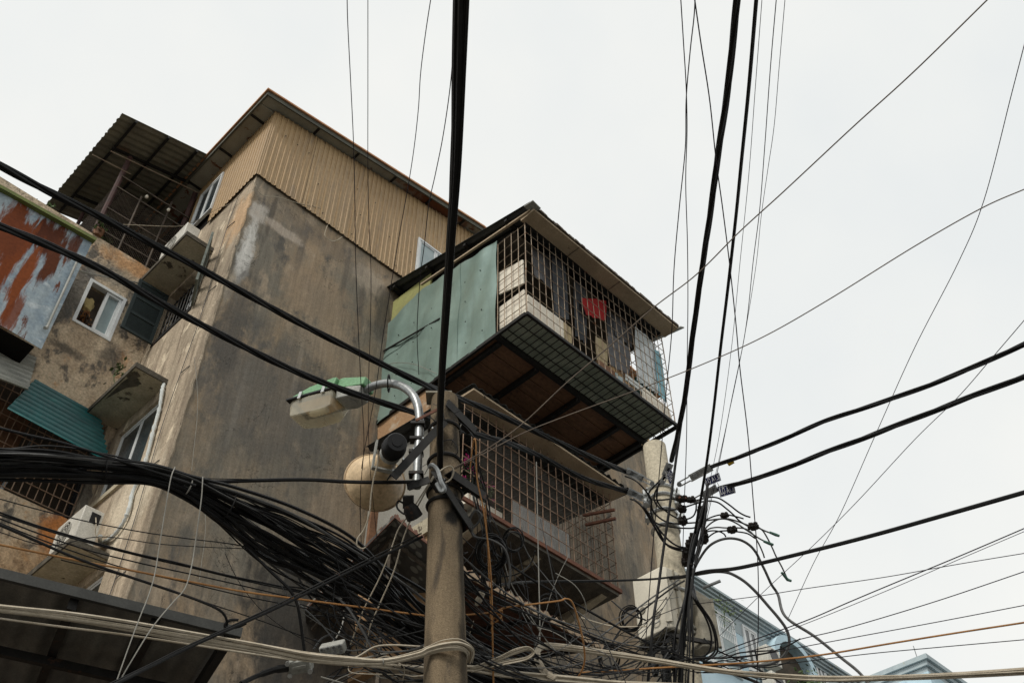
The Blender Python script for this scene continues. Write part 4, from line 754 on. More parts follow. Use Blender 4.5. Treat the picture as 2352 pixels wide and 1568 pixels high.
MB().box(X-1.1, X+1.1, HV-.65, HV-.01, Z-1.4, Z-1.2).build('balcony_slab', 'house_blue', hb)
for dz in (0, -.85): 
    t = thing('air_conditioner', ('beige air conditioner unit beside the arched balcony of the blue house', 'lower beige air conditioner unit under its twin on the blue house')[dz < 0], 'air conditioner', (X-1.9, HV-.5, Z-.4+dz))
    MB().box(X-1.85, X-1.15, HV-.45, HV-.07, Z-.45+dz, Z+.1+dz).build('casing', 'ac_white', t, .02); MB().lathe((X-1.5, HV-.455, Z-.18+dz), (0, -1, 0), [(0, .22), (.012, .22), (.012, 0)], 16).build('fan_grille', 'cloth_grey', t)
t = thing('balcony_plant', 'bushy green plant on the arched balcony of the blue house', 'plant', (X+.2, HV-.5, Z-1.2)); MB().leaves((X+.1, HV-.6, Z-.75), .8, .35, .5, 420, .16).build('foliage', 'leaf', t); MB().lathe((X+.1, HV-.5, Z-1.2), (0, 0, 1), [(0, 0), (0, .18), (.3, .24), (.3, .2)], 12).build('pot', 'plank', t)
X, Z = hpx(1668, 1432); t = thing('balcony_plant', 'sparse leafy creeper over the white railing of the blue house', 'plant', (X, HV-.4, Z)); MB().leaves((X-.7, HV-.45, Z+.0), .45, .3, .45, 130, .10).build('foliage', 'leaf_pale', t); MB().tube([(X-.8, HV-.4, Z-.6), (X-.6, HV-.4, Z+.1)], .012, 5).build('stem', 'leaf', t)
m = MB(); m.grid((X-1.1, HV-.4, Z-1.0), (1, 0, 0), .8, 9, (0, 0, 1), .6, 2, .013); m.build('railing', 'white_frame', hb)
h2 = PP(2120, 1505, 'u', 36.); h2z = h2.z
hh = thing('far_house', 'pale blue house corner with a stepped hip cornice at the end of the street', 'house', (h2.x, h2.y, 0))
MB().box(h2.x, h2.x+9, h2.y+.0, h2.y+14, 0, h2z-.7).build('wall', 'house_blue', hh)
m = MB()
for i in range(3): m.box(h2.x-.12*i, h2.x+9+.12*i, h2.y-.12*i, h2.y+14, h2z-.7+.22*i, h2z-.7+.22*(i+1)-.015)
m.build('cornice', 'house_grey', hh)
MB().tube([(h2.x+.6, h2.y+.5, h2z), (h2.x+.6, h2.y+.5, h2z+.9)], .02, 5).build('lightning_rod', 'steel_galv', hh)

# ================================================================== brown pole and what hangs on it
def polar(x, y, h): d = ray(x, y); k = math.hypot(d.x, d.y); return CAM + d*(h/k)
pt, pb = polar(1021, 918, 4.85), polar(1023, 1568, 4.85)
ax = (pb-pt)/(pt.z-pb.z)
base = pt+ax*pt.z
rA = 33.5*PX(polar(1021, 1010, 4.85)); rB = 48*PX(pb)
rpole = lambda z: rA+(rB-rA)*((pt.z-.35)-z)/((pt.z-.35)-pb.z) if z > pb.z-1 else rA+(rB-rA)*1.5
def shaft(z, ang, out=0.):
    c = pt+ax*(pt.z-z); f = (CAM-c); f.z = 0; f.normalize(); s = V((0, 0, 1)).cross(f); a = rad(ang); return c+(f*math.cos(a)+s*math.sin(a))*(rpole(z)+out)
zy = lambda y: polar(1021, y, 4.75).z
M('pole_brown', (.205, .155, .098), (.14, .107, .07), 2.5, (1, 1, .4), rough=.93, bump=.35, bscale=130, c3=(.075, .06, .045), s3=3.2, st3=(2.4, 2.4, .5), lo3=.54, hi3=.68, c4=(.40, .33, .23), s4=75, lo4=.66, hi4=.71, gscale=110, grain=.3, spec=.2, streak=.22, sst=(20, 20, 1.2),
  blobs=[(tuple(shaft(zy(y), a)), s, (.018, .016, .013), w_) for y, a, s, w_ in ((1150, 40, (.05, .05, .16), 1.), (1185, 20, (.05, .05, .05), 1.), (1090, -40, (.06, .06, .10), .9), (1000, 45, (.04, .04, .22), .9), (1290, 65, (.05, .05, .5), .8), (1500, 60, (.05, .05, .4), .7), (960, -20, (.06, .06, .10), .9), (940, 30, (.07, .07, .12), .9), (1030, 5, (.06, .06, .16), .7), (1520, -60, (.05, .05, .3), .5))])
bp = thing('concrete_pole', 'weathered brown concrete pole with black damp stains and a green rusted cap', 'utility pole', base)
m = MB(); zz = [0, 1, 2, pb.z-1]+[pb.z-1+(pt.z-pb.z+1)*i/14 for i in range(1, 15)]
m.tube([pt+ax*(pt.z-z) for z in zz], [rpole(z) for z in zz], 28); m.build('shaft', 'pole_brown', bp)
def onp(z, ang, out=0.):                # point on the shaft; ang measured from the side facing the camera, positive towards picture right
    c = pt+ax*(pt.z-z); f = (CAM-c); f.z = 0; f.normalize(); s = V((0, 0, 1)).cross(f); a = rad(ang); return c+(f*math.cos(a)+s*math.sin(a))*(rpole(z)+out)
zat = lambda y: polar(1021, y, 4.85-.1).z
def band(z, parent, mat='steel_galv', hh=.03, c=None, r=None):
    MB().tube([ (c or pt+ax*(pt.z-z))+V((math.cos(k*.2618), math.sin(k*.2618), 0))*((r or rpole(z))+.004) for k in range(25)], hh/2, 6, False).build('band', mat, parent)
for y in (965, 1040, 1110, 1140): band(zat(y), bp, 'steel_dark', .025)
# lamp: bracket pipe and luminaire
lp = thing('street_lamp', 'street lamp with green lid and yellowed clear bowl on a curved grey pipe', 'street lamp', AT(955, 1110, 4.95/math.cos(rad(38))))
dd = lambda x, y, h: polar(x, y, h)
path = [dd(957, 1118, 4.86), dd(960, 1050, 4.86), dd(963, 990, 4.87), dd(962, 945, 4.90), dd(950, 910, 4.93), dd(925, 888, 5.0), dd(893, 880, 5.07), dd(862, 885, 5.15), dd(838, 896, 5.22)]
MB().tube(spline(path, 6), 10.5*PX(path[1]), 14).build('pipe', 'steel_galv', lp)
E_ = path[-1]
dE = (E_-CAM).length; axv = (AT(680, 938, dE+.40)-E_).normalized(); axu = axv.cross(V((0, 0, 1))).normalized(); axw = axu.cross(axv)
def LP(a, b, c): return E_+axv*a+axu*b+axw*c
def loft(m, secs):                       # secs: list of 4-corner rings
    b = []; n = len(secs[0])
    vs = [p for s in secs for p in s]; fs = [tuple(range(n))[::-1], tuple(range(n*(len(secs)-1), n*len(secs)))]
    for i in range(len(secs)-1): fs += [(i*n+j, i*n+(j+1) % n, (i+1)*n+(j+1) % n, (i+1)*n+j) for j in range(n)]
    return m.add(vs, fs)
ring = lambda a, wb, wt, zb, zt: [LP(a, -wb, zb), LP(a, wb, zb), LP(a, wt, zt), LP(a, -wt, zt)]
m = MB(); loft(m, [ring(-.03, .062, .055, .0, .075), ring(.16, .088, .08, .0, .10), ring(.20, .088, .08, .0, .10)]); loft(m, [ring(.20, .118, .112, -.005, .092), ring(.24, .120, .108, -.005, .10), ring(.45, .120, .105, -.005, .075), ring(.60, .112, .09, -.005, .042), ring(.632, .105, .08, -.005, .028)]); m.build('lid', 'lamp_green', lp, .008)
MB().obox(LP(.41, 0, -.012), axv*.222, axu*.124, axw*.007).build('gasket', 'black_plastic', lp)
m = MB(); loft(m, [ring(-.01, .055, .062, -.075, -.002), ring(.09, .075, .085, -.085, -.002), ring(.19, .07, .085, -.075, -.002)]); m.build('gear_box', 'lamp_grey', lp, .006)
MB().lathe(LP(.09, 0, -.086), -axw, [(0, .035), (.003, .035), (.003, 0)], 16).build('photocell_cover', 'lamp_grey', lp)
m = MB(); loft(m, [[LP(a, -wb, zb), LP(a, wb, zb), LP(a, wt, -.02), LP(a, -wt, -.02)] for a, wb, wt, zb in ((.20, .075, .112, -.13), (.24, .088, .114, -.165), (.42, .092, .116, -.168), (.57, .078, .106, -.15), (.61, .06, .098, -.12))]); m.build('bowl', 'bowl', lp, .01)
m = MB(); loft(m, [[LP(a, -w_, z_), LP(a, w_, z_), LP(a, w_*.6, -.022), LP(a, -w_*.6, -.022)] for a, w_, z_ in ((.25, .08, -.034), (.40, .09, -.05), (.56, .075, -.034))]); m.build('reflector', 'lamp_reflector', lp)
MB().lathe(LP(.30, 0, -.095), axv, [(0, .0), (.01, .022), (.06, .03), (.14, .03), (.17, .015), (.175, 0)], 12).build('bulb', 'white_board', lp)
for a in (.28, .5): MB().obox(LP(a, -.122, -.005), axv*.014, axu*.006, axw*.03).build('clasp', 'steel_bright', lp)
for k, (x, y) in enumerate(((960, 975), (958, 1010), (956, 1040), (956, 1090))): 
    z = dd(x, y, 4.86); MB().obox(z+V((0, 0, 0)), RIGHT*.045, V((0, 0, 1)).cross(RIGHT)*.03, (0, 0, .010)).build('clamp', 'steel_dark', lp)
m = MB(); m.tube([dd(893, 880, 5.07)+(RIGHT*.0+UP*math.cos(k*.5236)+FWD*math.sin(k*.5236))*.06 for k in range(13)], .006, 5); m.build('wire_loop', 'cable_black', lp)
# horn loudspeaker
hs = thing('horn_loudspeaker', 'big cream horn loudspeaker with a black driver, hung beside the brown pole', 'loudspeaker', dd(908, 1023, 4.7))
h0, h1 = AT(909, 1020, 5.88), AT(862, 1106, 6.32); ha = (h1-h0).normalized(); hl = (h1-h0).length; R_ = 67*PX(h1)
prof = [(.10, .052), (hl*.38, .058), (hl*.52, .068), (hl*.64, .084), (hl*.74, .104), (hl*.83, .130), (hl*.90, R_*.86), (hl*.96, R_*.95), (hl, R_), (hl+.005, R_*1.025), (hl+.012, R_*1.02)]
MB().lathe(h0, ha, [(hl+.009+.008*math.sin(k*.7854), R_*1.03+.008*math.cos(k*.7854)) for k in range(9)], 44).build('rim', 'horn_rim', hs)
MB().lathe(h0, ha, prof+[(d-.004, max(.01, r-.006)) for d, r in prof[::-1]], 44).build('bell', 'horn_cream', hs)
MB().lathe(h0, ha, [(-.035, 0), (-.035, .030), (-.03, .032), (-.03, .056), (-.022, .063), (.02, .065), (.03, .072), (.06, .073), (.07, .06), (.105, .058), (.105, 0)], 32).build('driver', 'black_plastic', hs)
MB().lathe(h0+ha*.105, ha, [(0, .060), (.03, .064), (.03, 0)], 24).build('collar', 'lamp_grey', hs)
m = MB(); q = h0+ha*.17; sd_ = ha.cross(V((0, 0, 1))).normalized(); m.obox(q-sd_*.085, ha*.02, sd_*.005, ha.cross(sd_)*.09); m.obox(q+sd_*.085, ha*.02, sd_*.005, ha.cross(sd_)*.09); m.obox(q+ha.cross(sd_)*.09, ha*.02, sd_*.09, ha.cross(sd_)*.005); m.build('yoke', 'lamp_grey', hs)
# steel cross arms and brackets
def member(name, label, a, b, wd, ht, mat='steel_dark', holes=0):
    t = thing(name, label, 'bracket', a); up = V((0, 0, 1)); m = MB(); d_ = (V(b)-V(a)).normalized(); s_ = d_.cross(up).normalized(); u_ = s_.cross(d_)
    m.obox((V(a)+V(b))/2, (V(b)-V(a))/2, s_*wd/2, u_*.004); m.obox((V(a)+V(b))/2+s_*(wd/2-.004)+u_*(-ht/2), (V(b)-V(a))/2, s_*.004, u_*(ht/2-.0045)); m.build('angle', mat, t)
    for k in range(holes): p = V(a).lerp(V(b), (k+.6)/(holes+.3)); MB().lathe(p+u_*.006-s_*.01, u_, [(0, .011), (.01, .011), (.01, 0)], 6).build('bolt', 'steel_bright', t)
    return t
member('steel_bracket', 'dark perforated steel angle running past the horn loudspeaker to the brown pole', dd(893, 1096, 4.62), dd(1012, 968, 4.72), .06, .05, holes=5)
member('steel_bracket', 'dark steel arm at the pole top reaching towards the balcony grille', dd(1020, 925, 4.78), dd(1085, 990, 4.95), .09, .07, holes=2)
member('steel_bracket', 'dark steel arm low on the brown pole pointing at the white planter', dd(1030, 1085, 4.70), dd(1108, 1138, 4.9), .07, .06, holes=2)
member('steel_bracket', 'short dark steel bracket under the horn beside the lamp pipe', dd(935, 1118, 4.75), dd(985, 1100, 4.73), .05, .05)
member('steel_bracket', 'broad dark steel plate leaning off the pole below the wire clamps', dd(1000, 1100, 4.7), dd(1075, 1215, 4.86), .10, .05)
member('steel_bracket', 'thin rusty rod tied across the pole above the loudspeaker', dd(955, 965, 4.72), dd(1015, 935, 4.7), .02, .02, 'rust_steel')
t = thing('spotlight', 'small dark tubular spotlight hanging beneath the horn loudspeaker', 'spotlight', dd(945, 1170, 4.8)); a, b = dd(938, 1158, 4.78), dd(953, 1188, 4.84)
MB().lathe(a, b-a, [(0, 0), (0, .03), (.03, .045), ((b-a).length, .05), ((b-a).length, .044), ((b-a).length-.03, .04), ((b-a).length-.05, 0)], 18).build('body', 'steel_dark', t); MB().obox(dd(938, 1152, 4.79), RIGHT*.03, UP*.035, FWD*.03).build('bracket', 'steel_dark', t)
MB().tube(spline([dd(935, 1160, 4.8), dd(915, 1150, 4.8), dd(912, 1165, 4.8), dd(925, 1178, 4.8), dd(935, 1180, 4.8)], 5), .006, 5).build('lead', 'cable_black', t)
t = thing('strain_clamp', 'grey strain clamp holding the overhead cable at the pole front', 'clamp', onp(zat(1080), -10)); p0 = dd(985, 1073, 4.66); p1 = dd(1020, 1128, 4.66)
MB().tube(spline([p0, dd(993, 1068, 4.64), dd(1005, 1080, 4.64), dd(1013, 1105, 4.64), dd(1021, 1122, 4.65), dd(1014, 1128, 4.66), dd(1003, 1110, 4.66)], 5), .014, 7).build('hook', 'steel_galv', t); MB().obox(dd(1008, 1098, 4.66), (p1-p0)*.3, RIGHT*.02, FWD*.018).build('body', 'steel_dark', t)
MB().obox(pt+V((-.03, .02, .012)), RIGHT*.085, V((0, 0, 1)).cross(RIGHT)*.06, (0, 0, .008)).build('cap', 'box_drab', bp, 0); 

# ================================================================== cream pole and its fittings
H2 = 7.2
qt, qb = polar(1503, 1026, H2), polar(1578, 1568, H2); qx = (qb-qt)/(qt.z-qb.z); qbase = qt+qx*qt.z
ra2, rb2 = 26*PX(polar(1510, 1060, H2)), 33*PX(qb); rq = lambda z: ra2+(rb2-ra2)*(qt.z-z)/(qt.z-qb.z) if z > qb.z-1.5 else ra2+(rb2-ra2)*1.3
cp = thing('concrete_pole', 'cream concrete pole with flaking paint carrying the blue tags and grey boxes', 'utility pole', qbase)
m = MB(); zz = [0, 1.5, qb.z-1.5]+[qb.z+(qt.z-qb.z)*i/12 for i in range(13)]; m.tube([qt+qx*(qt.z-z) for z in zz], [rq(z) for z in zz], 28); m.build('shaft', 'pole_cream', cp)
cc = lambda z: qt+qx*(qt.z-z)
zq = lambda y: polar(1510+(y-1040)*.14, y, H2-.15).z
for y in (1105, 1125, 1160, 1195): band(zq(y), cp, 'steel_bright', .035, cc(zq(y)), rq(zq(y)))
for y in (1345, 1425, 1438): band(zq(y), cp, 'steel_bright', .03, cc(zq(y)), rq(zq(y)))
for y in (1110, 1130, 1165): 
    for s_ in (-1, 1): p = cc(zq(y))+RIGHT*s_*(rq(zq(y))+.025); MB().obox(p, RIGHT*.03, V((0, 0, 1)).cross(RIGHT)*.035, (0, 0, .025)).build('clamp', 'steel_bright', cp); MB().tube([p-V((0, 0, 1)).cross(RIGHT)*.09, p+V((0, 0, 1)).cross(RIGHT)*.09], .009, 6).build('bolt', 'steel_galv', cp)
def Z7(*pts, d=8.65): return [(1435.6+.2197*p[0], 1005+.2197*p[1], p[2] if len(p) > 2 else d) for p in pts]
def ZL(*pts, d=8.2): return [(1493+.1945*p[0], 1263.3+.1945*p[1], p[2] if len(p) > 2 else d) for p in pts]
def anchor(label, a, b, wd=.05, mat='steel_bright'):
    a, b = AT(*a), AT(*b); t = thing('anchor_clamp', label, 'clamp', a, 'anchor clamps on the cream pole'); d_ = (b-a).normalized(); vw = (a-CAM).normalized(); s_ = d_.cross(vw).normalized(); L_ = (b-a).length
    m = MB()
    for s in (-1, 1):
        for (f0, f1, off, w_) in ((0, .34, .35, .012), (.34, 1, .5, .014)): m.obox(a.lerp(b, (f0+f1)/2)+s_*s*wd*off, d_*L_*(f1-f0)/2, s_*w_/2, vw*.02)
    m.obox(a.lerp(b, .68)+vw*.018, d_*L_*.32, s_*wd*.48, vw*.003); m.build('strap', mat, t)
    for f in (0.02, .5, .9): p = a.lerp(b, f); MB().lathe(p-vw*.028, -vw, [(0, .022), (.014, .02), (.014, 0)], 8).build('bolt', 'steel_galv', t); 
    return t
anchor('long bright slotted anchor clamp on the cable with the yellow band', *[Z7((560, 490))[0], Z7((905, 305))[0]])
anchor('bright slotted anchor clamp with bolts behind the front blue tag', *[Z7((720, 660))[0], Z7((965, 520))[0]])
anchor('grey anchor clamp where the upper twisted cable reaches the cream pole', *[Z7((290, 480, 8.8))[0], Z7((10, 340, 8.9))[0]], mat='steel_galv')
anchor('grey anchor clamp where the lower twisted cable reaches the cream pole', *[Z7((270, 670, 8.8))[0], Z7((30, 555, 8.9))[0]], mat='steel_galv')
anchor('upright anchor clamp beside the tilted narrow blue tag', *[Z7((390, 470))[0], Z7((470, 270))[0]])
def plate(label, pix, txt, d, size):
    q = [AT(x, y, d) for x, y, _ in Z7(*pix)]; t = thing('cable_tag', label, 'sign', q[0], 'blue cable tags on the cream pole')
    ex = (q[1]-q[0]); ey = (q[3]-q[0]); n = ex.cross(ey).normalized(); n = n if n.dot(CAM-q[0]) > 0 else -n
    MB().prism(q, -n*.006).build('plate', 'sign_blue', t)
    m = MB(); c = sum(q, V())/4; ins = [c+(p-c)*.93 for p in q]; ins2 = [c+(p-c)*.86 for p in q]
    for k in range(4): m.prism([ins[k]+n*.001, ins[(k+1) % 4]+n*.001, ins2[(k+1) % 4]+n*.001, ins2[k]+n*.001], n*.002)
    m.build('border', 'sign_white', t)
    cu = bpy.data.curves.new('lettering', 'FONT'); cu.body = txt; cu.align_x = 'CENTER'; cu.align_y = 'CENTER'; cu.extrude = .001; cu.offset = .022
    cu.size = 1.0; o = bpy.data.objects.new('lettering', cu); C.objects.link(o); cu.materials.append(MATS['sign_white'])
    eX = ex.normalized(); eY = (n.cross(eX)).normalized(); bpy.context.view_layer.update(); wdt = o.dimensions.x or 3; sx = ex.length*.80/wdt; sy = ey.length*.60/.72
    W_ = Matrix(((eX.x*sx, eY.x*sy, n.x, c.x+n.x*.003), (eX.y*sx, eY.y*sy, n.y, c.y+n.y*.003), (eX.z*sx, eY.z*sy, n.z, c.z+n.z*.003), (0, 0, 0, 1)))
    me = bpy.data.meshes.new_from_object(o.evaluated_get(bpy.context.evaluated_depsgraph_get())); bpy.data.objects.remove(o)
    o = bpy.data.objects.new('lettering', me); C.objects.link(o); o.parent = t; me.transform(Matrix.Translation(-ORG[t.name]) @ W_)
    if not me.materials: me.materials.append(MATS['sign_white'])
    MB().tube([c+(q[0]-c)*.8, c+(q[0]-c)*1.0+V((0, 0, .05))], .003, 4).build('tie', 'wire_grey', t)
    return t
plate('front blue tag lettered A1.1 hanging on the lower cable', [(975, 520), (1140, 478), (1158, 575), (995, 624)], 'LỘ A1.1', 8.40, 1)
plate('blue tag lettered A1.3 half hidden by thin wires', [(822, 430), (982, 362), (1006, 445), (845, 512)], 'LỘ A1.3', 8.5, 1)
plate('narrow tilted blue tag lettered A1.5 on the steep cable bundle', [(432, 405), (478, 318), (518, 405), (472, 498)], 'LỘ A1.5', 8.50, 1)
# meter boxes
bxp = AT(1552, 1438, 8.05)
mb_ = thing('meter_box', 'large cream meter box with cable holes in its base, strapped to the cream pole', 'meter box', bxp)
x0, y0, z0 = bxp; Hb = .55
cvs = [(x0, y0+.02), (x0+.17, y0), (x0+.17, y0+.38), (x0+.05, y0+.38), (x0-.03, y0+.34), (x0-.03, y0+.06)]
MB().prism([(x, y, z0) for x, y in cvs][::-1], (0, 0, Hb)).build('case', 'box_cream', mb_, .012)
MB().prism([(x0-.004, y0+.018, z0+.05), (x0-.034, y0+.058, z0+.05), (x0-.034, y0+.058, z0+Hb-.05), (x0-.004, y0+.018, z0+Hb-.05)], (-.008, -.006, 0)).build('door_edge', 'box_cream', mb_)
MB().box(x0+.0, x0+.19, y0+.03, y0+.395, z0-.012, z0-.001).build('base_plate', 'box_drab', mb_)
m = MB()
for i in range(2):
    for j in range(5): m.lathe((x0+.055+.075*i, y0+.075+.07*j, z0-.0125), (0, 0, -1), [(0, .026), (.004, .026), (.004, 0)], 14)
m.build('cable_hole', 'dark_void', mb_); 
for k in range(2): MB().lathe((x0-.032, y0+.13+.14*k, z0+.14+.1*k), (-1, 0, 0), [(0, .03), (.006, .028), (.006, 0)], 14).build('lock', 'box_drab', mb_)
m = MB(); m.box(x0+.075, x0+.079, y0-.004, y0+.02, z0+.01, z0+Hb-.01); m.build('door_seam', 'box_drab', mb_)
for k in (.1, .36): MB().box(x0+.06, x0+.10, y0-.008, y0+.012, z0+k, z0+k+.04).build('hinge', 'box_drab', mb_)
MB().tube(spline([(x0-.034, y0+.12, z0+.10), (x0-.05, y0+.12, z0+.07), (x0-.05, y0+.17, z0+.07), (x0-.034, y0+.17, z0+.10)], 5), .006, 5).build('hasp', 'steel_bright', mb_)
for k, (j, px_) in enumerate(((0, -.05), (1, .02), (3, .1))):
    a = V((x0+.055+.075*(k % 2), y0+.075+.07*j, z0-.015)); e = AT(1512+k*14, 1566, 7.75); MB().tube(spline([a, a+V((0, 0, -.25)), a.lerp(e, .6)+V((0, 0, -.05)), e+V((0, 0, -1.5))], 6), .022, 8).build('conduit', 'cable_black', mb_)
m_ = AT(1612, 1482, 7.9)
b2 = thing('meter_box', 'drab closed metal box on the far side of the cream pole', 'meter box', m_)
a_, b_, c_, d_ = AT(1598, 1352, 8.75), AT(1634, 1376, 8.65), AT(1655, 1486, 7.92), AT(1613, 1480, 8.0)
MB().prism([a_, b_, c_, d_], V((.06, .30, 0))).build('case', 'box_drab', b2, .01); MB().beam(b_, c_, .02, .02).build('door_edge', 'box_drab', b2)
m = MB(); m.beam(AT(1530, 1455, 8.1), AT(1640, 1478, 8.0), .03, .03); m.beam(AT(1520, 1500, 7.95), AT(1575, 1478, 8.0), .03, .03); tag(m.build('steel_bracket', 'steel_dark'), 'dark steel brackets under the two meter boxes on the cream pole', 'bracket')
# connectors on jumper leads
for k, (x, y, wd, ht, lab) in enumerate(((590, 640, .085, .05, 'black insulated connector with rusty bolts beside the pole clamps'), (690, 650, .06, .045, 'black insulated connector beside the one with rusty bolts'), (590, 745, .065, .055, 'black insulated connector with two hanging screws'), (605, 872, .06, .065, 'square black connector at the lowest jumper loop'),
        (1040, 812, .055, .04, 'black connector on top of the outermost jumper arc'), (1120, 965, .065, .05, 'black connector with two steel bolts under the arc top'), (1340, 930, .07, .055, 'black connector where the cut cable ends fan out'), (715, 1075, .06, .10, 'tall black connector in the middle of the cable column'), (680, 1120, .06, .07, 'black connector with steel bolts tucked at the pole side'), (655, 1215, .07, .085, 'black connector above the crossing thick cable'), (630, 1305, .06, .06, 'black connector lowest on the cream pole'), (830, 1040, .05, .10, 'long black connector on the shaded side of the cable column'), (790, 780, .045, .08, 'black connector high in the cable column'))):
    x2, y2, _ = Z7((x, y))[0]; c = AT(x2, y2, 8.55); t = thing('cable_connector', lab, 'connector', c, 'black connectors on the jumper cables'); an = random.uniform(-.3, .3); rr = RIGHT*math.cos(an)+UP*math.sin(an); uu = UP*math.cos(an)-RIGHT*math.sin(an)
    m = MB(); wd *= .62; ht *= .62; m.obox(c, rr*wd, uu*ht*.55, FWD*.025); m.obox(c+uu*ht*.25-rr*wd*.35, rr*wd*.42, uu*ht*.8, FWD*.022); m.obox(c+uu*ht*.2+rr*wd*.5, rr*wd*.34, uu*ht*.9, FWD*.02); m.obox(c-uu*ht*.5, rr*wd*.5, uu*ht*.4, FWD*.018); m.build('body', 'connector', t, .006)
    for s in (-.45, .45): MB().lathe(c+rr*wd*s-FWD*.03+uu*ht*.35, -FWD+uu*.6, [(0, .010), (.022, .010), (.022, 0)], 7).build('bolt', 'steel_dark' if k > 0 else 'rust_steel', t)
# aluminium terminal boxes in the foreground tangle
def Z7b(*pts, d=6.1): return [(516.8+.3043*p[0], 1091+.3043*p[1], p[2] if len(p) > 2 else d) for p in pts]
t = thing('splice_box', 'grey cast splice box on a thick black lead beneath the beige cables', 'splice box', AT(*Z7b((570, 1430, 5.5))[0])); c = ORG[t.name]
rr = (RIGHT*.96+UP*.2).normalized(); uu = (UP*.96-RIGHT*.2).normalized(); s_ = PX(c)*.3043
MB().obox(c, rr*80*s_, uu*48*s_, FWD*.04).build('body', 'lamp_grey', t, .008); MB().obox(c-FWD*.042, rr*50*s_, uu*10*s_, FWD*.004).build('name_bar', 'lamp_grey', t)
for a in (-1, 1):
    for b in (-1, 1): MB().lathe(c+rr*72*a*s_+uu*42*b*s_-FWD*.03, -FWD, [(0, .012), (.02, .012), (.02, 0)], 8).build('bolt', 'steel_bright', t)
MB().tube(spline([AT(*p) for p in Z7b((120, 1570, 5.3), (260, 1505, 5.4), (380, 1465, 5.45), (490, 1450, 5.5))], 6), [.012]*7+[.016]*6+[.02]*6, 8).build('lead', 'cable_black', t)
t = thing('terminal_block', 'grey cast terminal block with rows of round ports above the beige cables', 'terminal block', AT(*Z7b((815, 1305, 5.8))[0])); c = ORG[t.name]; s_ = PX(c)*.3043
MB().obox(c, rr*88*s_, uu*38*s_, FWD*.04).build('body', 'lamp_grey', t, .008)
for i in range(4):
    for j in (-1, 1): MB().lathe(c+rr*(-63+42*i)*s_+uu*19*j*s_-FWD*.04, -FWD, [(0, 15*s_), (.012, 15*s_), (.012, 9*s_), (.004, 9*s_), (.004, 0)], 12).build('port', 'steel_galv', t)

# ================================================================== overhead cables
def D(*pts, d=None):
    """(x, y) or (x, y, dist) points; distances left out are filled in linearly between the given ones"""
    pts = [list(p) for p in pts]; idx = [i for i, p in enumerate(pts) if len(p) > 2]
    for i, p in enumerate(pts):
        if len(p) > 2: continue
        lo = max([j for j in idx if j < i], default=None); hi = min([j for j in idx if j > i], default=None)
        p.append(pts[lo][2] if hi is None else pts[hi][2] if lo is None else pts[lo][2]+(pts[hi][2]-pts[lo][2])*(i-lo)/(hi-lo))
    return [tuple(p) for p in pts]
twisted('upper twisted black cable crossing the house corner to the cream pole', D((-12, 374, 6.0), (100, 434), (215, 490), (330, 550), (450, 612), (560, 672), (700, 748), (835, 815), (960, 876, 7.0), (1030, 905), (1130, 945), (1250, 1000), (1370, 1055), (1438, 1083, 8.9)), 17, .8)
twisted('lower twisted black cable passing behind the brown pole to the cream pole', D((-12, 515, 5.7), (115, 565), (240, 622), (360, 690), (500, 765), (640, 835), (760, 885), (880, 925), (960, 950, 7.0), (1060, 988), (1160, 1015), (1230, 1042), (1340, 1097), (1440, 1128, 8.9)), 17, .8)
twisted('twisted black cable with a yellow band running off to the sky', D((1634, 1072, 8.65), (1680, 1055), (1760, 1025), (1900, 965), (2050, 915), (2200, 858), (2364, 785, 6.8)), 12, .55, strands=3)
twisted('twisted black cable from the front blue tag off to the sky', D((1650, 1122, 8.6), (1690, 1111), (1760, 1091), (1900, 1037), (2020, 992), (2180, 930), (2364, 860, 6.8)), 13, .55, strands=3)
p = AT(1677, 1060, 8.55); tag(MB().tube([p-RIGHT*.022+UP*-.012, p+RIGHT*.022+UP*.012], .028, 10).build('yellow_tape', 'flash_green'), 'yellow tape band round the upper cable leaving the cream pole', 'tape')
MATS['tape_yellow'] = M('tape_yellow', (.62, .40, .03), rough=.6); bpy.data.objects['yellow_tape'].data.materials[0] = MATS['tape_yellow']
twisted('thick twisted black cable dropping steeply from the sky to the cream pole', D((1694, -12, 5.5), (1672, 200), (1650, 350), (1630, 500), (1612, 620), (1590, 780), (1575, 900), (1556, 1000), (1542, 1058, 8.5)), 15, .45, strands=5)
wire('thick_cable', 'straight thick black cable just beside the steep twisted one', D((1738, -12, 5.2), (1720, 200), (1703, 370), (1690, 500), (1672, 660), (1655, 800), (1638, 950), (1622, 1070), (1600, 1200), (1583, 1300, 8.5)), 8, 'cable_black', 'cable')
wire('thick_cable', 'heavy black cable rising across the white sky from the cream pole', D((1490, 1328, 8.5), (1560, 1325), (1620, 1312), (1700, 1303), (1850, 1268), (2000, 1230), (2150, 1188), (2364, 1127, 6.6)), 9.5, 'cable_black', 'cable')
wire('thick_cable', 'thin black cable pair running level from the brown pole to the cream pole', D((1130, 1345, 6.6), (1180, 1338), (1240, 1335), (1400, 1333), (1500, 1329), (1560, 1322, 8.4)), 5, 'cable_black', 'cable')
wire('thick_cable', 'black cable running level past the horn loudspeaker', D((380, 1090, 5.9), (480, 1105), (580, 1103), (700, 1101), (800, 1106), (900, 1107), (968, 1105, 6.1)), 9, 'cable_black', 'cable')
wire('thin_wire', 'thin black wire lying along the level cable by the loudspeaker', D((455, 1098, 5.9), (560, 1100), (660, 1102), (820, 1108), (960, 1108, 6.1)), 2.16, 'cable_black')
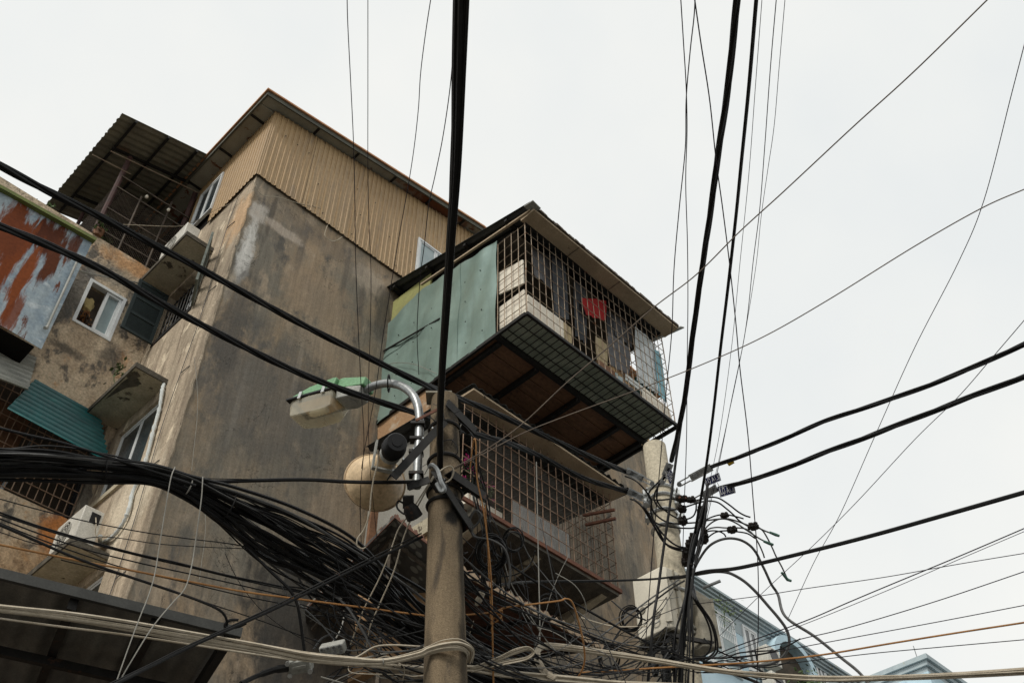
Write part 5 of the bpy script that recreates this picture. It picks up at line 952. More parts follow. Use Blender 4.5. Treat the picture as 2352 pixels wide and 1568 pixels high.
# overhead bundle in front of the brown pole
bundle('thick upright bundle of black cables rising from the brown pole', D((1062, -12, 4.3), (1057, 150), (1049, 380), (1036, 560), (1025, 720), (1017, 840), (1012, 960), (1012, 1075, 6.1)), (30, 25, 15, 11, 9, 7, 6, 5), 7, 12, 'cable_black', tie=[(3, 'cable_black'), (4, 'cable_black'), (5, 'cable_black')], wander=.25, pxvar=.25, seed=3)
wire('thin_wire', 'black wire slipping off the upright bundle beside the roof edge', D((1046, -12, 4.4), (1043, 120), (1038, 280), (1033, 420), (1030, 560), (1026, 720), (1020, 880, 6.0)), 2.88, 'cable_black')
wire('thin_wire', 'violet-black wire bowing away from the upright bundle over the window', D((1044, 60, 4.5), (1035, 190), (1018, 310), (1000, 400), (985, 470), (975, 560), (965, 640), (958, 760), (962, 860, 6.2)), 2.16, 'wire_violet')
wire('thin_wire', 'wavy dark wire dropping over the tan cladding beside the upright bundle', D((991, -12, 4.6), (977, 80), (966, 170), (961, 250), (951, 340), (937, 430), (917, 540), (899, 650), (880, 770), (862, 900), (836, 1040), (826, 1120, 6.3), (828, 1200)), 2.16, 'wire_violet')
wire('thin_wire', 'dark wire hanging near the roof corner down past the loudspeaker', D((797, -12, 4.7), (799, 60), (806, 200), (812, 330), (815, 460), (817, 600), (823, 760), (830, 900), (836, 1020), (828, 1130), (830, 1250, 6.3), (838, 1320)), 2.16, 'wire_violet')
wire('thin_wire', 'straight dark wire between roof corner and upright bundle', D((845, -12, 4.8), (845, 200), (845, 380), (847, 500), (852, 620), (851, 740), (846, 900), (848, 1040), (858, 1160), (870, 1270), (880, 1330, 6.3)), 1.73, 'wire_violet')
# thin steep wires above the cream pole
wire('thin_wire', 'dark wire twisting twice round its neighbour high in the sky', D((1563, -12, 5.6), (1570, 100), (1576, 200), (1578, 300), (1575, 420), (1579, 560), (1580, 700), (1578, 850), (1577, 1000), (1572, 1150), (1567, 1300, 8.2)), 2.59, 'wire_violet')
wire('thin_wire', 'dark wire crossing behind its neighbour and falling past the cage corner', D((1597, -12, 5.6), (1594, 40), (1585, 120), (1576, 230), (1574, 340), (1560, 480), (1548, 620), (1543, 760), (1530, 900), (1515, 1080), (1500, 1250), (1481, 1500, 7.6), (1474, 1580)), 2.45, 'wire_violet')
wire('thin_wire', 'dark wire slanting across the steep cables down to the beige bundle', D((1594, -12, 5.4), (1610, 100), (1630, 230), (1645, 370), (1660, 480), (1675, 600), (1690, 740), (1700, 850), (1718, 1000), (1730, 1150), (1740, 1280), (1742, 1400), (1738, 1590, 7.4)), 2.88, 'wire_violet')
wire('thin_wire', 'hair-thin wire right beside the straight thick cable', D((1751, -12, 5.6), (1735, 200), (1720, 400), (1700, 600), (1680, 800), (1652, 1000), (1620, 1150), (1596, 1260, 8.3)), 1.44, 'wire_violet')
wire('thin_wire', 'dark thin wire second from the straight thick cable', D((1784, -12, 5.6), (1770, 150), (1757, 330), (1745, 480), (1730, 600), (1712, 760), (1680, 920), (1640, 1120), (1602, 1280, 8.3)), 2.02, 'wire_violet')
wire('thin_wire', 'hair-thin bowed wire outermost of the steep group', D((1804, -12, 5.6), (1790, 150), (1778, 290), (1762, 400), (1748, 500), (1735, 620), (1705, 800), (1672, 960), (1630, 1150), (1598, 1290, 8.3)), 1.44, 'wire_violet')
wire('thick_cable', 'straight black cable dropping in front of the cream pole to the beige bundle', D((1578, 860, 8.2), (1566, 960), (1552, 1060), (1540, 1150), (1524, 1260), (1512, 1350), (1500, 1430), (1488, 1570, 7.4)), 7, 'cable_black', 'cable')
# diagonals
wire('diagonal_wire', 'brown wire running diagonally over the sky from the pole front', D((2280, -12, 5.2), (2100, 164), (1960, 291), (1800, 440), (1700, 531), (1600, 630), (1500, 707), (1400, 795), (1300, 880), (1200, 973), (1120, 1030), (1040, 1076, 6.1)), 3.02, 'wire_brown')
wire('diagonal_wire', 'lower brown diagonal wire with a bend far out over the sky', D((2364, 430, 5.6), (2255, 478), (2100, 566), (1900, 690), (1750, 775), (1600, 842), (1450, 900), (1300, 955), (1200, 995), (1110, 1042), (1038, 1080, 6.1)), 2.88, 'wire_brown')
wire('diagonal_wire', 'thin steep dark wire crossing the pale sky from the far corner', D((2364, 60, 6), (2325, 210), (2260, 460), (2200, 605), (2100, 800), (2010, 1000), (1930, 1180), (1870, 1290), (1810, 1420, 9.5)), 1.73, 'wire_violet')
wire('diagonal_wire', 'thin dark wire meeting the steep one over the blue house', D((2364, 722, 6.5), (2280, 820), (2200, 912), (2100, 1010), (1970, 1150), (1870, 1250), (1750, 1362), (1640, 1472, 8.2)), 1.73, 'wire_violet')
for k, (pts, px, mt, lab) in enumerate((
  (D((2364, 1208, 8), (2200, 1278), (2050, 1340), (1950, 1382), (1850, 1425), (1700, 1480), (1650, 1500, 8)), 3.4, 'wire_violet', 'dark twin wire slanting down over the blue house cornice'),
  (D((2364, 1215, 8.2), (2200, 1285), (2060, 1346), (1900, 1412), (1750, 1470), (1640, 1512, 8)), 2, 'wire_violet', 'thin wire hugging the dark twin wire'),
  (D((2364, 1268, 8), (2200, 1295), (2030, 1325), (1850, 1351), (1750, 1367), (1650, 1380), (1570, 1392), (1480, 1425, 7.9)), 2.4, 'wire_violet', 'thin wire nearly level, reaching across the cream meter box'),
  (D((2364, 1308, 8), (2150, 1380), (1950, 1440), (1850, 1464), (1740, 1490), (1640, 1512, 7.9)), 2.8, 'wire_violet', 'dark wire over the lower sky towards the arched balcony'),
  (D((2364, 1387, 8), (2150, 1428), (1900, 1474), (1760, 1500), (1640, 1520, 7.9)), 2.6, 'wire_violet', 'dark wire just above the orange one'),
  (D((2364, 1467, 8), (2150, 1486), (2000, 1500), (1830, 1520), (1700, 1532), (1600, 1545, 7.5)), 2.6, 'cable_black', 'dark wire just below the orange one'))):
    wire('street_wire', lab, pts, px*.72, mt)
wire('orange_wire', 'orange wire running from the tangle out over the blue house', D((2364, 1427, 7.6), (2200, 1452), (2050, 1476), (1900, 1501), (1800, 1513), (1697, 1522), (1600, 1528), (1493, 1534), (1380, 1542), (1290, 1545, 7.0)), 4, 'wire_orange')
wire('orange_wire', 'orange wire crossing the brown wall to the pole', D((-12, 1248, 5.4), (150, 1281), (300, 1309), (420, 1332), (560, 1358), (700, 1377), (830, 1394), (975, 1413, 6.0)), 4.5, 'wire_orange')
wire('orange_wire', 'orange wire knotted in the middle and looping down by the awning', D((1062, 1412, 6.2), (1110, 1408), (1140, 1403), (1165, 1394), (1230, 1386), (1285, 1379), (1300, 1374), (1315, 1384), (1330, 1430), (1342, 1490), (1340, 1530), (1318, 1568), (1300, 1590, 6.6)), 4, 'wire_orange')
wire('orange_wire', 'orange cord hung double over the steel arm beside the pink flowers', D((1080, 1075, 6.1), (1086, 1020), (1089, 1008), (1093, 1020), (1096, 1100), (1112, 1180), (1128, 1330), (1133, 1568, 6.0)), 3.5, 'wire_orange')
k_ = [AT(1140+14*math.sin(i*1.1), 1410+11*math.cos(i*1.7)+i*.8, 6.15+.02*math.sin(i*2)) for i in range(14)]
tag(MB().tube(spline(k_, 6), .0055, 6).build('knot', 'wire_orange'), 'knot tied in the orange wire in front of the balcony', 'knot')
# big black bundle on the lower left
big = D((-12, 1066, 5.6), (110, 1068), (240, 1078), (350, 1090), (430, 1118, 5.8), (520, 1165), (640, 1235), (760, 1305), (850, 1368), (940, 1440, 6.25), (1030, 1500), (1160, 1560), (1250, 1600, 6.6))
bundle('massive sagging bundle of black cables across the foot of the corner wall', big, (66, 60, 48, 38, 48, 80, 118, 128, 112, 92, 90, 95, 95), 58, 5.6, ['cable_black', 'cable_black', 'cable_black', 'cable_black', 'cable_black', 'cable_grey'], tie=[(4, 'wire_grey'), (2, 'cable_black'), (5, 'cable_black')], wander=.62, pxvar=.65, seed=5)
wire('thin_wire', 'grey lashing wire dangling from the massive bundle nearest the corner', D((402, 1072, 5.6), (392, 1100), (378, 1180), (365, 1260), (355, 1320), (340, 1370), (320, 1420), (292, 1495), (262, 1580, 5.0)), 2.6, 'wire_grey')
wire('thin_wire', 'grey lashing wire dangling from the massive bundle over the grey wall', D((466, 1094, 5.6), (462, 1150), (448, 1250), (440, 1300), (425, 1350), (395, 1385), (350, 1440), (300, 1520), (262, 1585, 5.0)), 2.8, 'wire_grey')
wire('thick_cable', 'single black cable breaking out below the massive bundle into the shade', D((560, 1250, 5.9), (620, 1310), (662, 1350), (682, 1385), (692, 1440), (700, 1500, 5.9)), 7, 'cable_black', 'cable')
wire('thick_cable', 'black cable rising over the teal awning into the massive bundle', D((-12, 980, 5.6), (60, 998), (140, 1016), (220, 1040), (330, 1075, 5.7), (450, 1115)), 6, 'cable_black', 'cable')
for k, (pts, px, lab) in enumerate((
  (D((-12, 1142, 5.5), (90, 1170), (200, 1197), (320, 1220), (430, 1236), (540, 1250), (660, 1275, 6)), 2.6, 'thin black wire above the group that crosses the lower condenser'),
  (D((-12, 1172, 5.5), (80, 1205), (180, 1235), (300, 1268), (400, 1290), (520, 1320), (640, 1345), (800, 1380), (960, 1410, 6.2)), 4.5, 'uppermost black wire of the group crossing the lower condenser'),
  (D((-12, 1178, 5.5), (100, 1215), (220, 1250), (330, 1278), (440, 1303), (560, 1332), (700, 1362), (860, 1398, 6.2)), 3.6, 'second black wire of the group crossing the lower condenser'),
  (D((-12, 1186, 5.5), (90, 1225), (200, 1262), (320, 1292), (440, 1318), (560, 1345), (700, 1378), (900, 1425, 6.2)), 3.2, 'third black wire of the group crossing the lower condenser'),
  (D((-12, 1196, 5.5), (90, 1237), (190, 1273), (300, 1308), (420, 1335), (560, 1368), (720, 1400), (900, 1440, 6.2)), 3, 'fourth black wire of the group crossing the lower condenser'),
  (D((-12, 1218, 5.5), (110, 1252), (230, 1232), (360, 1248), (460, 1255), (560, 1259), (680, 1262, 6)), 2, 'hair-thin wire crossing the taped pipe to the wall'),
  (D((140, 1285, 5.5), (260, 1315), (360, 1345), (480, 1385), (600, 1425), (700, 1462), (800, 1500, 6)), 2.4, 'thin black wire sinking under the hooked cable'))):
    wire('thin_wire', lab, pts, px, 'cable_black')
wire('hooked_cable', 'black cable ending in a tight hooked loop over the brown wall', D((-12, 1200, 5.4), (80, 1240), (160, 1275), (250, 1308), (340, 1338), (420, 1365), (480, 1388), (510, 1405), (521, 1425), (518, 1440), (505, 1455), (490, 1465, 5.6)), 6, 'cable_black', 'cable')
m = MB(); m.tube(spline([AT(x, y, 5.55) for x, y in ((548, 1423), (530, 1423), (519, 1430), (517, 1438), (527, 1441), (548, 1438), (566, 1430))], 5), .008, 6)
tag(m.build('cable_eye', 'cable_black'), 'small black cable eye tied to the slanting messenger cable', 'cable eye')
wire('messenger_cable', 'stiff black messenger cable slanting up from the shop awning to the brown pole', D((235, 1585, 4.9), (330, 1537), (420, 1492), (540, 1438), (650, 1388), (760, 1333), (870, 1280), (970, 1232, 6.0)), 8, 'cable_black', 'cable', n=8)
wire('messenger_cable', 'thinner twin lashed on top of the slanting messenger cable', D((225, 1582, 4.9), (330, 1532), (420, 1487), (540, 1433), (650, 1381), (760, 1326), (870, 1272), (968, 1224, 6.0)), 4, 'cable_black', 'cable')
wire('thin_wire', 'thin dark wire crossing the brown wall down to the splice box', D((517, 1270, 5.9), (535, 1310), (560, 1352), (600, 1400), (650, 1440), (710, 1475), (770, 1510, 5.9)), 1.58, 'cable_black')
# beige bundles at the bottom
bundle('pale beige bundle of cables sagging across the bottom and round the brown pole', D((-12, 1396, 5.3), (150, 1414), (300, 1438), (450, 1464), (600, 1490), (700, 1508), (800, 1517), (880, 1519), (960, 1503), (985, 1492, 5.42), (1020, 1483, 5.38), (1055, 1482, 5.40), (1077, 1496, 5.48), (1074, 1520, 5.62)), (16, 18, 22, 22, 22, 20, 18, 14, 16, 18, 20, 22, 22, 18), 11, 4.6, 'wire_beige', wander=.4, seed=8, tie=[(7, 'wire_grey')])
wire('beige_cable', 'beige cable sagging just below the pale beige bundle', D((-12, 1418, 5.3), (120, 1436), (280, 1456), (430, 1478), (560, 1498), (680, 1515), (780, 1522, 5.5)), 4.5, 'wire_beige', 'cable')
bundle('pale beige bundle leaving the brown pole along the bottom edge', D((760, 1516, 5.5), (880, 1526, 5.75), (985, 1533, 5.95), (1080, 1531, 5.9), (1160, 1543), (1300, 1556), (1420, 1566), (1560, 1572), (1700, 1580, 7.0)), (10, 14, 18, 20, 22, 18, 18, 18, 18), 9, 4.4, 'wire_beige', wander=.4, seed=9)
bundle('pale beige bundle looping up right of the pole and out over the houses', D((1275, 1558, 6.2), (1248, 1540), (1233, 1508), (1243, 1484), (1290, 1484), (1400, 1499), (1500, 1514), (1640, 1536), (1750, 1548), (1900, 1556), (2050, 1553), (2200, 1548), (2364, 1538, 7.5)), (10, 12, 12, 10, 12, 14, 14, 13, 14, 14, 12, 12, 14), 7, 4, 'wire_beige', wander=.45, seed=10)
wire('beige_cable', 'beige cable running up from the tangle to the pole front clamps', D((840, 1500, 6.0), (850, 1440), (875, 1380), (905, 1310), (925, 1240), (945, 1190), (985, 1115), (1000, 1090, 6.08)), 3.4, 'wire_beige', 'cable')
wire('beige_cable', 'second beige cable beside it rising from the terminal block to the clamps', D((805, 1480, 6.0), (835, 1400), (870, 1330), (895, 1270), (915, 1215), (940, 1180), (980, 1118), (996, 1092, 6.08)), 3.2, 'wire_beige', 'cable')
wire('beige_cable', 'cream loop of wire at the pole front beside the clamp', D((1000, 1090, 5.95), (1020, 1075), (1035, 1070), (1042, 1082), (1035, 1100), (1020, 1108), (1008, 1100)), 4, 'wire_beige', 'cable')
wire('beige_cable', 'pale wire dangling under the horn loudspeaker with a hooked tail', D((868, 1032, 5.9), (868, 1060), (858, 1100), (852, 1140), (848, 1180), (836, 1215), (822, 1235), (820, 1252), (832, 1259), (840, 1256)), 3.6, 'wire_beige', 'cable')
# jumper cables on the cream pole
J = 0
for pts, px, mt, lab in (
  (Z7((480, 270), (440, 350), (380, 430), (290, 520), (245, 590), (270, 640), (360, 650), (480, 640), (580, 635)), 4.2, 'cable_black', 'upper black jumper loop swinging left round the cream pole to the rusty connector'),
  (Z7((500, 280), (450, 380), (370, 470), (310, 580), (310, 660), (360, 730), (450, 755), (550, 745)), 4.2, 'cable_black', 'second black jumper loop ending at the connector with hanging screws'),
  (Z7((420, 400), (350, 500), (330, 620), (360, 700), (420, 760), (490, 810), (560, 845), (640, 850), (710, 820), (740, 760), (745, 690)), 4, 'cable_black', 'black jumper loop sweeping under both connectors'),
  (Z7((0, 400, 8.8), (80, 430, 8.75), (150, 480), (220, 560), (270, 640), (290, 760), (380, 850), (480, 890), (580, 895), (740, 885)), 4, 'cable_black', 'black jumper from the upper twisted cable round to the square connector'),
  (Z7((60, 640, 8.8), (130, 670), (200, 740), (260, 840), (350, 900), (450, 925), (560, 940), (680, 945), (740, 935)), 4, 'cable_black', 'black jumper from the lower twisted cable, lowest of the level loops'),
  (Z7((100, 650, 8.8), (180, 720), (250, 830), (320, 950), (370, 1040), (430, 1110), (520, 1150), (620, 1160), d=8.45), 5, 'cable_black', 'thick black jumper sliding down the cream pole to its side connectors'),
  (Z7((90, 640, 8.8), (170, 700), (250, 800), (330, 920), (400, 1010), (470, 1080), (550, 1130), (640, 1150), d=8.42), 4.5, 'cable_black', 'black jumper lying on top of the thick one down the cream pole'),
  (Z7((280, 660), (270, 760), (290, 840), (340, 940), (400, 1060), (450, 1130), (540, 1170), (620, 1185), d=8.45), 4, 'cable_black', 'black jumper looping in front of the pale clamp band'),
  (Z7((560, 680), (650, 660), (760, 650), (860, 625), (930, 620), (1000, 640), (1090, 700), (1180, 770), (1250, 810), (1312, 830)), 4, 'cable_black', 'black cut cable arching outermost with its end cut square'),
  (Z7((640, 720), (730, 690), (820, 665), (900, 660), (980, 680), (1060, 740), (1130, 800), (1200, 870), (1280, 920)), 4, 'cable_black', 'black cut cable arching under the outermost one to the fan connector'),
  (Z7((740, 900), (820, 870), (900, 830), (990, 805), (1080, 805), (1170, 825), (1240, 845)), 3.6, 'cable_black', 'black cut cable through the connector on the arc top'),
  (Z7((780, 1050), (830, 960), (900, 890), (980, 850), (1070, 845), (1170, 870), (1280, 910), (1390, 940), (1470, 975), (1580, 1015)), 3.8, 'cable_grey', 'grey cut cable reaching farthest out to a green corroded end'),
  (Z7((740, 885), (850, 865), (960, 850), (1060, 850), (1160, 890), (1250, 950), (1340, 1010), (1420, 1060), (1510, 1105)), 3.8, 'cable_grey', 'grey cut cable ending in a green corroded tip under the fan connector'),
  (Z7((820, 1000), (880, 950), (960, 935), (1050, 940), (1180, 940), (1270, 955), (1340, 1010), (1400, 1110), (1440, 1200), (1458, 1255)), 3.6, 'cable_grey', 'grey cut cable drooping with its end pointing at the ground'),
  (Z7((800, 1030), (850, 985), (920, 970), (990, 980), (1035, 1005), (1055, 1035)), 3.6, 'cable_black', 'short black cut stub with a frayed end below the arcs'),
  (Z7((790, 1150), (850, 1060), (940, 990), (1050, 970), (1170, 980), (1280, 1000), (1360, 1050)), 3.6, 'cable_black', 'black cut cable through the connector with two steel bolts'),
  (Z7((1390, 930), (1440, 970), (1490, 1050), (1540, 1150), (1580, 1240), (1640, 1350), (1700, 1480)), 3.6, 'cable_grey', 'grey cut cable hanging longest from the fan connector'),
  (Z7((700, 1420), (770, 1280), (860, 1150), (960, 1080), (1080, 1050), (1200, 1065), (1300, 1120), (1370, 1200), (1420, 1300), (1470, 1400), (1530, 1530), (1600, 1640)) + D((1804, 1415, 8.2), (1870, 1460), (1930, 1508), (1975, 1545), (2010, 1590, 7.6)), 6.5, 'cable_grey', 'thick grey cable arching from the pole then plunging past the blue house'),
  (ZL((550, 285, 8.4), (640, 270), (760, 252), (880, 255), (980, 285), (1120, 370), (1260, 500), (1400, 660), (1520, 800), (1610, 930), (1645, 1060), (1620, 1180), (1540, 1280), (1400, 1345), (1200, 1360), (900, 1345), (620, 1328)), 6.5, 'cable_grey', 'thick grey cable making the widest loop beside the blue house'),
  (ZL((490, 400, 8.2), (500, 520), (560, 640), (640, 760), (700, 900), (725, 1030), (715, 1150), (660, 1230), (580, 1270), d=7.75), 4.5, 'cable_black', 'inner black cable of the drooping loops over the drab box'),
  (ZL((505, 400, 8.3), (520, 540), (590, 660), (680, 790), (740, 920), (770, 1050), (770, 1170), (720, 1240), (620, 1290), d=7.72), 4.5, 'cable_black', 'middle black cable of the drooping loops over the drab box'),
  (ZL((520, 420, 8.3), (545, 560), (620, 680), (710, 810), (765, 940), (795, 1070), (795, 1190), (740, 1255), (640, 1310), d=7.70), 4.5, 'cable_black', 'outer black cable of the drooping loops over the drab box'),
  (ZL((0, 1095, 8.0), (150, 1140), (300, 1195), (480, 1250), (640, 1305), (760, 1365), (960, 1440), (1200, 1530), (1330, 1590, 7.6)), 7, 'cable_black', 'thick black cable slung under the cream meter box towards the houses'),
  (ZL((640, 1040, 7.75), (800, 1180), (960, 1255), (1110, 1330), (1330, 1430), (1560, 1570, 7.8)), 4, 'cable_black', 'black cable crossing behind the drooping loops to the arched balcony'),
  (D((1420, 1568, 7.2), (1400, 1500), (1430, 1440), (1490, 1390), (1540, 1352), (1572, 1333, 8.2)), 4, 'cable_black', 'black cable climbing from the tangle to the crossing on the cream pole'),
  (D((1260, 1575, 6.8), (1330, 1500), (1380, 1460), (1440, 1415), (1500, 1370), (1560, 1330, 8.2)), 4, 'cable_grey', 'grey cable climbing from the tangle across the end wall')):
    wire('jumper_cable' if J < 17 else 'loop_cable', lab, pts, px, mt, 'cable', per=8); J += 1
for k, (x, y, lab) in enumerate(((1575, 1012, 'green corroded tip of the farthest cut cable'), (1512, 1105, 'green corroded tip under the fan connector'), (1700, 1482, 'green corroded tip of the longest hanging cut cable'))):
    x2, y2, _ = Z7((x, y))[0]; p = AT(x2, y2, 8.65); m = MB().tube([p-RIGHT*.05+UP*(.02 if k < 2 else .06), p, p+RIGHT*.03-UP*.01], [.010, .013, .010], 8); tag(m.build('cable_end', 'patina'), lab, 'cable end')
# vertical column of leads on the cream pole
bundle('dense column of black leads running down beside the cream pole', D((1625, 1110, 8.5), (1621, 1150), (1612, 1200), (1600, 1250), (1590, 1300), (1583, 1350), (1578, 1400), (1574, 1470), (1568, 1590, 7.6)), (2, 8, 18, 26, 20, 16, 22, 34, 40), 16, 3.4, 'cable_black', wander=.6, seed=12, tie=[(4, 'connector')])
tag(MB().tube([AT(1614, 1350, 8.4), AT(1655, 1333, 8.4)], .013, 8).build('white_rod', 'steel_galv'), 'short pale rod sticking out over the blue house cornice', 'rod')
# tangles of loose black wire
def loose(n, region, dr, px, mats, name, label, group, seed, cat='wire', curl=60):
    r_ = random.Random(seed)
    for k in range(n):
        x, y = r_.uniform(region[0], region[2]), r_.uniform(region[1], region[3]); a = r_.gauss(.55, .7); pts = []; L_ = r_.uniform(.6, 1.4)*curl; dd_ = r_.uniform(*dr); db = r_.gauss(0, .35)
        for i in range(r_.randint(4, 8)):
            pts.append((x, y, dd_+r_.uniform(-.05, .05))); a += db+r_.gauss(0, .35); x += L_*math.cos(a); y += L_*math.sin(a)
            if not (region[0]-30 < x < region[2]+30 and region[1]-30 < y < region[3]+40): break
        if len(pts) < 3: continue
        P = [AT(*p) for p in pts]; tag(MB().tube(spline(P, 6), r_.choice(px)*PX(P[0])/2, 5).build(name, r_.choice(mats)), label, cat, group)
loose(32, (700, 1340, 990, 1560), (6.1, 7.0), (1.6, 2, 2.6, 3.4), ('cable_black', 'cable_black', 'cable_black', 'wire_grey'), 'loose_wire', 'loose wire lost in the dark tangle between brown wall and brown pole', 'loose wires left of the brown pole', 21)
loose(20, (1075, 1400, 1500, 1560), (6.3, 7.6), (1.6, 2, 2.6, 3.4), ('cable_black', 'cable_black', 'cable_grey', 'wire_beige'), 'loose_wire', 'loose wire lost in the tangle between the two poles under the awning', 'loose wires between the poles', 22)
loose(13, (1060, 1180, 1200, 1420), (6.2, 6.5), (1.8, 2.4, 3.4), ('cable_black', 'cable_black', 'cable_black'), 'loose_wire', 'loose black wire in the clump hanging beside the upper brown pole', 'loose wires clumped on the brown pole', 23, curl=30)
loose(18, (985, 925, 1075, 1120), (6.18, 6.4), (1.6, 2.4), ('cable_black', 'cable_black', 'wire_grey'), 'tie_wire', 'short binding wire wound about the head of the brown pole', 'binding wires on the brown pole head', 24, curl=22)
def coil(name, label, c, r, n, px, mat, seed, tilt=.3):
    r_ = random.Random(seed); p0 = AT(*c); m = MB(); s_ = PX(p0); P = []
    for k in range(n*10):
        a = k*.6283; q = r*(1+.14*math.sin(k*.37+seed))*s_; P.append(p0+RIGHT*math.cos(a)*q*(.7+.2*math.sin(k*.05))+UP*math.sin(a)*q+FWD*(.03*math.sin(a*.5+k*.02)+r_.uniform(-.01, .01)))
    return tag(m.tube(spline(P, 3), px*s_/2, 6).build(name, mat), label, 'cable coil')
coil('cable_coil', 'loose coil of black cable hanging right of the brown pole', (1128, 1268, 6.2), 36, 5, 4.5, 'cable_black', 4)
coil('cable_coil', 'tight knot of thin black wire beneath the hanging coil', (1128, 1328, 6.2), 22, 8, 2.6, 'cable_black', 5)
coil('cable_coil', 'thin black coil hanging under the end of the lower balcony', (1258, 1395, 7.2), 26, 5, 2.4, 'cable_black', 6)
bundle('folded hank of beige cable tied above the bottom bundle between the poles', D((1080, 1534, 5.9), (1112, 1522), (1150, 1508), (1185, 1494), (1214, 1488), (1226, 1498), (1208, 1512), (1160, 1522), (1112, 1532), (1082, 1540, 5.9)), (10, 12, 14, 14, 12, 10, 12, 14, 12, 10), 6, 3.8, 'wire_beige', wander=.5, seed=15)
wire('loop_cable', 'grey cable bent in a swan neck over the hanging coil', D((1030, 1130, 6.1), (1070, 1180), (1082, 1215), (1080, 1190), (1092, 1172), (1105, 1182), (1098, 1200), (1085, 1215), (1090, 1232), (1130, 1240), (1160, 1262), (1172, 1310), (1168, 1350)), 6, 'cable_grey', 'cable')
wire('loop_cable', 'black cable running from the pole brackets down behind the awning edge', D((1020, 1100, 6.0), (1060, 1175), (1090, 1230), (1150, 1280), (1230, 1335), (1330, 1390), (1420, 1440), (1500, 1480), (1580, 1510, 7.8)), 6, 'cable_black', 'cable')
wire('loop_cable', 'black cable arching across the barred bay between wall and pole', D((720, 1490, 6.0), (740, 1465), (770, 1455), (810, 1462), (850, 1468), (890, 1460), (930, 1440, 6.2)), 4, 'cable_grey', 'cable')
wire('hanging_wire', 'pale vertical wire in front of the lower balcony grille', D((1232, 1060, 7.0), (1234, 1150), (1236, 1250), (1238, 1340), (1240, 1440), (1238, 1580, 6.6)), 3, 'wire_grey')
wire('hanging_wire', 'pale wire crossing the awning from balcony corner to the tangle', D((1150, 1250, 6.5), (1170, 1330), (1210, 1400), (1255, 1470), (1300, 1520), (1330, 1580, 6.6)), 2.6, 'wire_grey')
wire('hanging_wire', 'orange-brown cable hanging straight down beside the brown pole', D((1115, 1160, 6.2), (1122, 1300), (1128, 1420), (1132, 1500), (1135, 1585, 6.0)), 3, 'wire_orange')
t = thing('plastic_connector', 'pale crumpled plastic splice hanging by the brown pole', 'connector', AT(1100, 1375, 6.15)); MB().tube(spline([AT(1108, 1358, 6.15), AT(1102, 1372, 6.15), AT(1094, 1390, 6.15)], 4), [.012, .022, .02, .024, .018, .022, .02, .016, .01][:9], 7).build('body', 'wire_beige', t)
# small wires on the walls
def P3(name, label, pts, r, mat): return tag(MB().tube(spline(pts, 6), r, 5).build(name, mat), label, 'wire')
P3('wall_wire', 'pale wire looping out from the bottom edge of the cladding', [PP(*p, 'v', -.08) for p in ((752, 517), (746, 540), (758, 552), (772, 552), (786, 544))], .007, 'wire_beige')
P3('wall_wire', 'pale wire draped round the corner just below the cladding', [PP(737, 478, 'v', -.06), PP(690, 468, 'v', -.06), PP(640, 453, 'v', -.06), PP(600, 447, 'v', -.08), V((-.1, -.08, 17.32)), PP(540, 460, 'u', -.08), PP(500, 480, 'u', -.1), PP(440, 512, 'u', -.12), PP(400, 520, 'v', 2.4), PP(270, 515, 'v', 2.5)], .006, 'wire_beige')
P3('wall_wire', 'pale wire drooping across the sea-green sheet of the caged balcony', [PP(*p, 'u', 3.38) for p in ((880, 840), (910, 833), (950, 836), (985, 850), (1003, 858))], .006, 'wire_grey')
for k, (x, y0, y1) in enumerate(((446, 820, 1080), (464, 1120, 1330))): P3('wall_wire', ('hairline pale wire down the upper side wall near its corner', 'hairline pale wire down the lower side wall near its corner')[k], [PP(x+8*math.sin(i*.8), y0+(y1-y0)*i/5, 'v', -.03) for i in range(6)], .004, 'wire_grey')

def droop(n, A_, B_, sag, px, mats, name, label, group, seed, cat='wire'):
    """slack lines strung between two regions (x0, y0, x1, y1, d0, d1), each hanging in its own belly"""
    r_ = random.Random(seed)
    for k in range(n):
        a = AT(r_.uniform(A_[0], A_[2]), r_.uniform(A_[1], A_[3]), r_.uniform(A_[4], A_[5])); b = AT(r_.uniform(B_[0], B_[2]), r_.uniform(B_[1], B_[3]), r_.uniform(B_[4], B_[5]))
        s = r_.uniform(*sag)*(b-a).length; j = V((r_.gauss(0, .05), r_.gauss(0, .05), 0)); P = []
        for i in range(7):
            t = i/6; P.append(a.lerp(b, t)+V((0, 0, -4*s*t*(1-t)))+j*math.sin(t*6.28*r_.uniform(.8, 1.2))+V((0, 0, r_.gauss(0, .012))))
        tag(MB().tube(spline(P, 5), r_.choice(px)*PX(P[3])/2, 5).build(name, r_.choice(mats)), label, cat, group)
BK = ('cable_black', 'cable_black', 'cable_black', 'cable_grey'); PXS = (1.6, 2.2, 2.8, 3.6, 4.6)
droop(20, (640, 1270, 800, 1400, 6.0, 6.3), (1000, 1420, 1030, 1568, 5.7, 5.9), (.02, .22), PXS, BK, 'slack_cable', 'slack dark cable running from the massive bundle to the back of the brown pole', 'slack cables behind the brown pole', 31, 'cable')
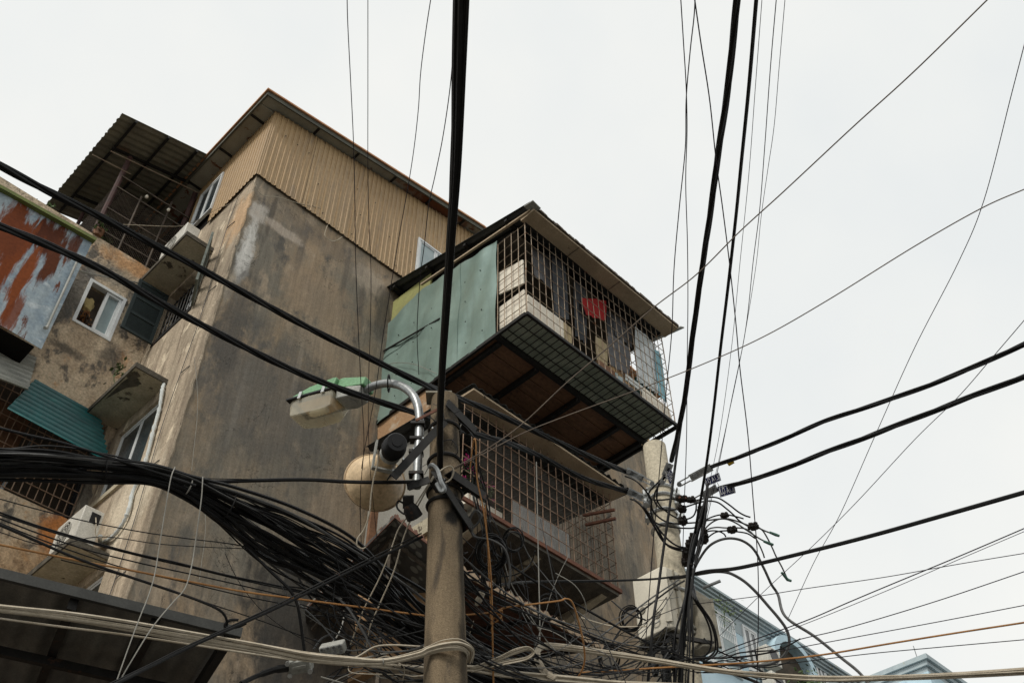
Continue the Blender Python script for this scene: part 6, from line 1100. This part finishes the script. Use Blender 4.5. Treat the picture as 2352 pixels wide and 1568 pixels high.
droop(20, (1025, 1250, 1045, 1440, 5.78, 5.88), (1535, 1470, 1575, 1568, 7.8, 8.1), (.02, .20), PXS, BK, 'slack_cable', 'slack dark cable strung from the brown pole across the ribbed awning to the cream pole', 'slack cables from pole to pole', 32, 'cable')
droop(10, (1030, 1440, 1045, 1568, 5.52, 5.6), (1535, 1330, 1565, 1450, 8.1, 8.4), (.03, .16), PXS, BK, 'slack_cable', 'slack dark cable climbing from the brown pole foot to the meter boxes', 'slack cables climbing to the meter boxes', 33, 'cable')
droop(10, (1075, 1000, 1110, 1140, 6.2, 6.4), (1080, 1280, 1180, 1400, 6.2, 6.5), (.01, .05), (1.6, 2.4, 4), BK, 'slack_cable', 'dark cable dropping from the pole head into the clump below the swan neck', 'cables dropping from the pole head', 34, 'cable')
droop(9, (1150, 1180, 1380, 1360, 6.8, 7.2), (1150, 1540, 1480, 1590, 6.6, 7.2), (.0, .04), (1.4, 2, 2.4), ('wire_grey', 'cable_grey', 'cable_black'), 'hanging_wire', 'thin wire hanging straight in front of the ribbed awning', 'thin wires hanging before the awning', 35)
droop(9, (690, 1500, 850, 1575, 5.7, 6.0), (1000, 1440, 1030, 1575, 5.6, 5.8), (-.05, .15), (2.4, 3.4, 4.4), ('wire_beige', 'wire_grey', 'cable_black'), 'slack_cable', 'slack cable tangled round the grey cast boxes by the brown pole', 'slack cables round the cast boxes', 36, 'cable')
droop(8, (1500, 1480, 1560, 1540, 7.4, 7.8), (1660, 1470, 1830, 1560, 7.4, 7.8), (.03, .12), (2, 2.6, 3.4), ('cable_black',), 'slack_cable', 'slack black cable sagging from the meter boxes towards the blue house', 'slack cables before the blue house', 37, 'cable')
for k, (x, y, r, n) in enumerate(((1450, 1420, 26, 4), (1180, 1240, 24, 4), (860, 1352, 16, 4), (1400, 1510, 24, 4))):
    coil('cable_coil', ('black coil hanging on the end wall beside the cream meter box', 'black coil hanging under the front of the lower balcony slab', 'small black coil where the messenger cable meets the massive bundle', 'black coil low between the ribbed awning and the cream pole')[k], (x, y, (7.8, 6.4, 6.3, 7.4)[k]), r, n, 3.2, 'cable_black', 11+k)
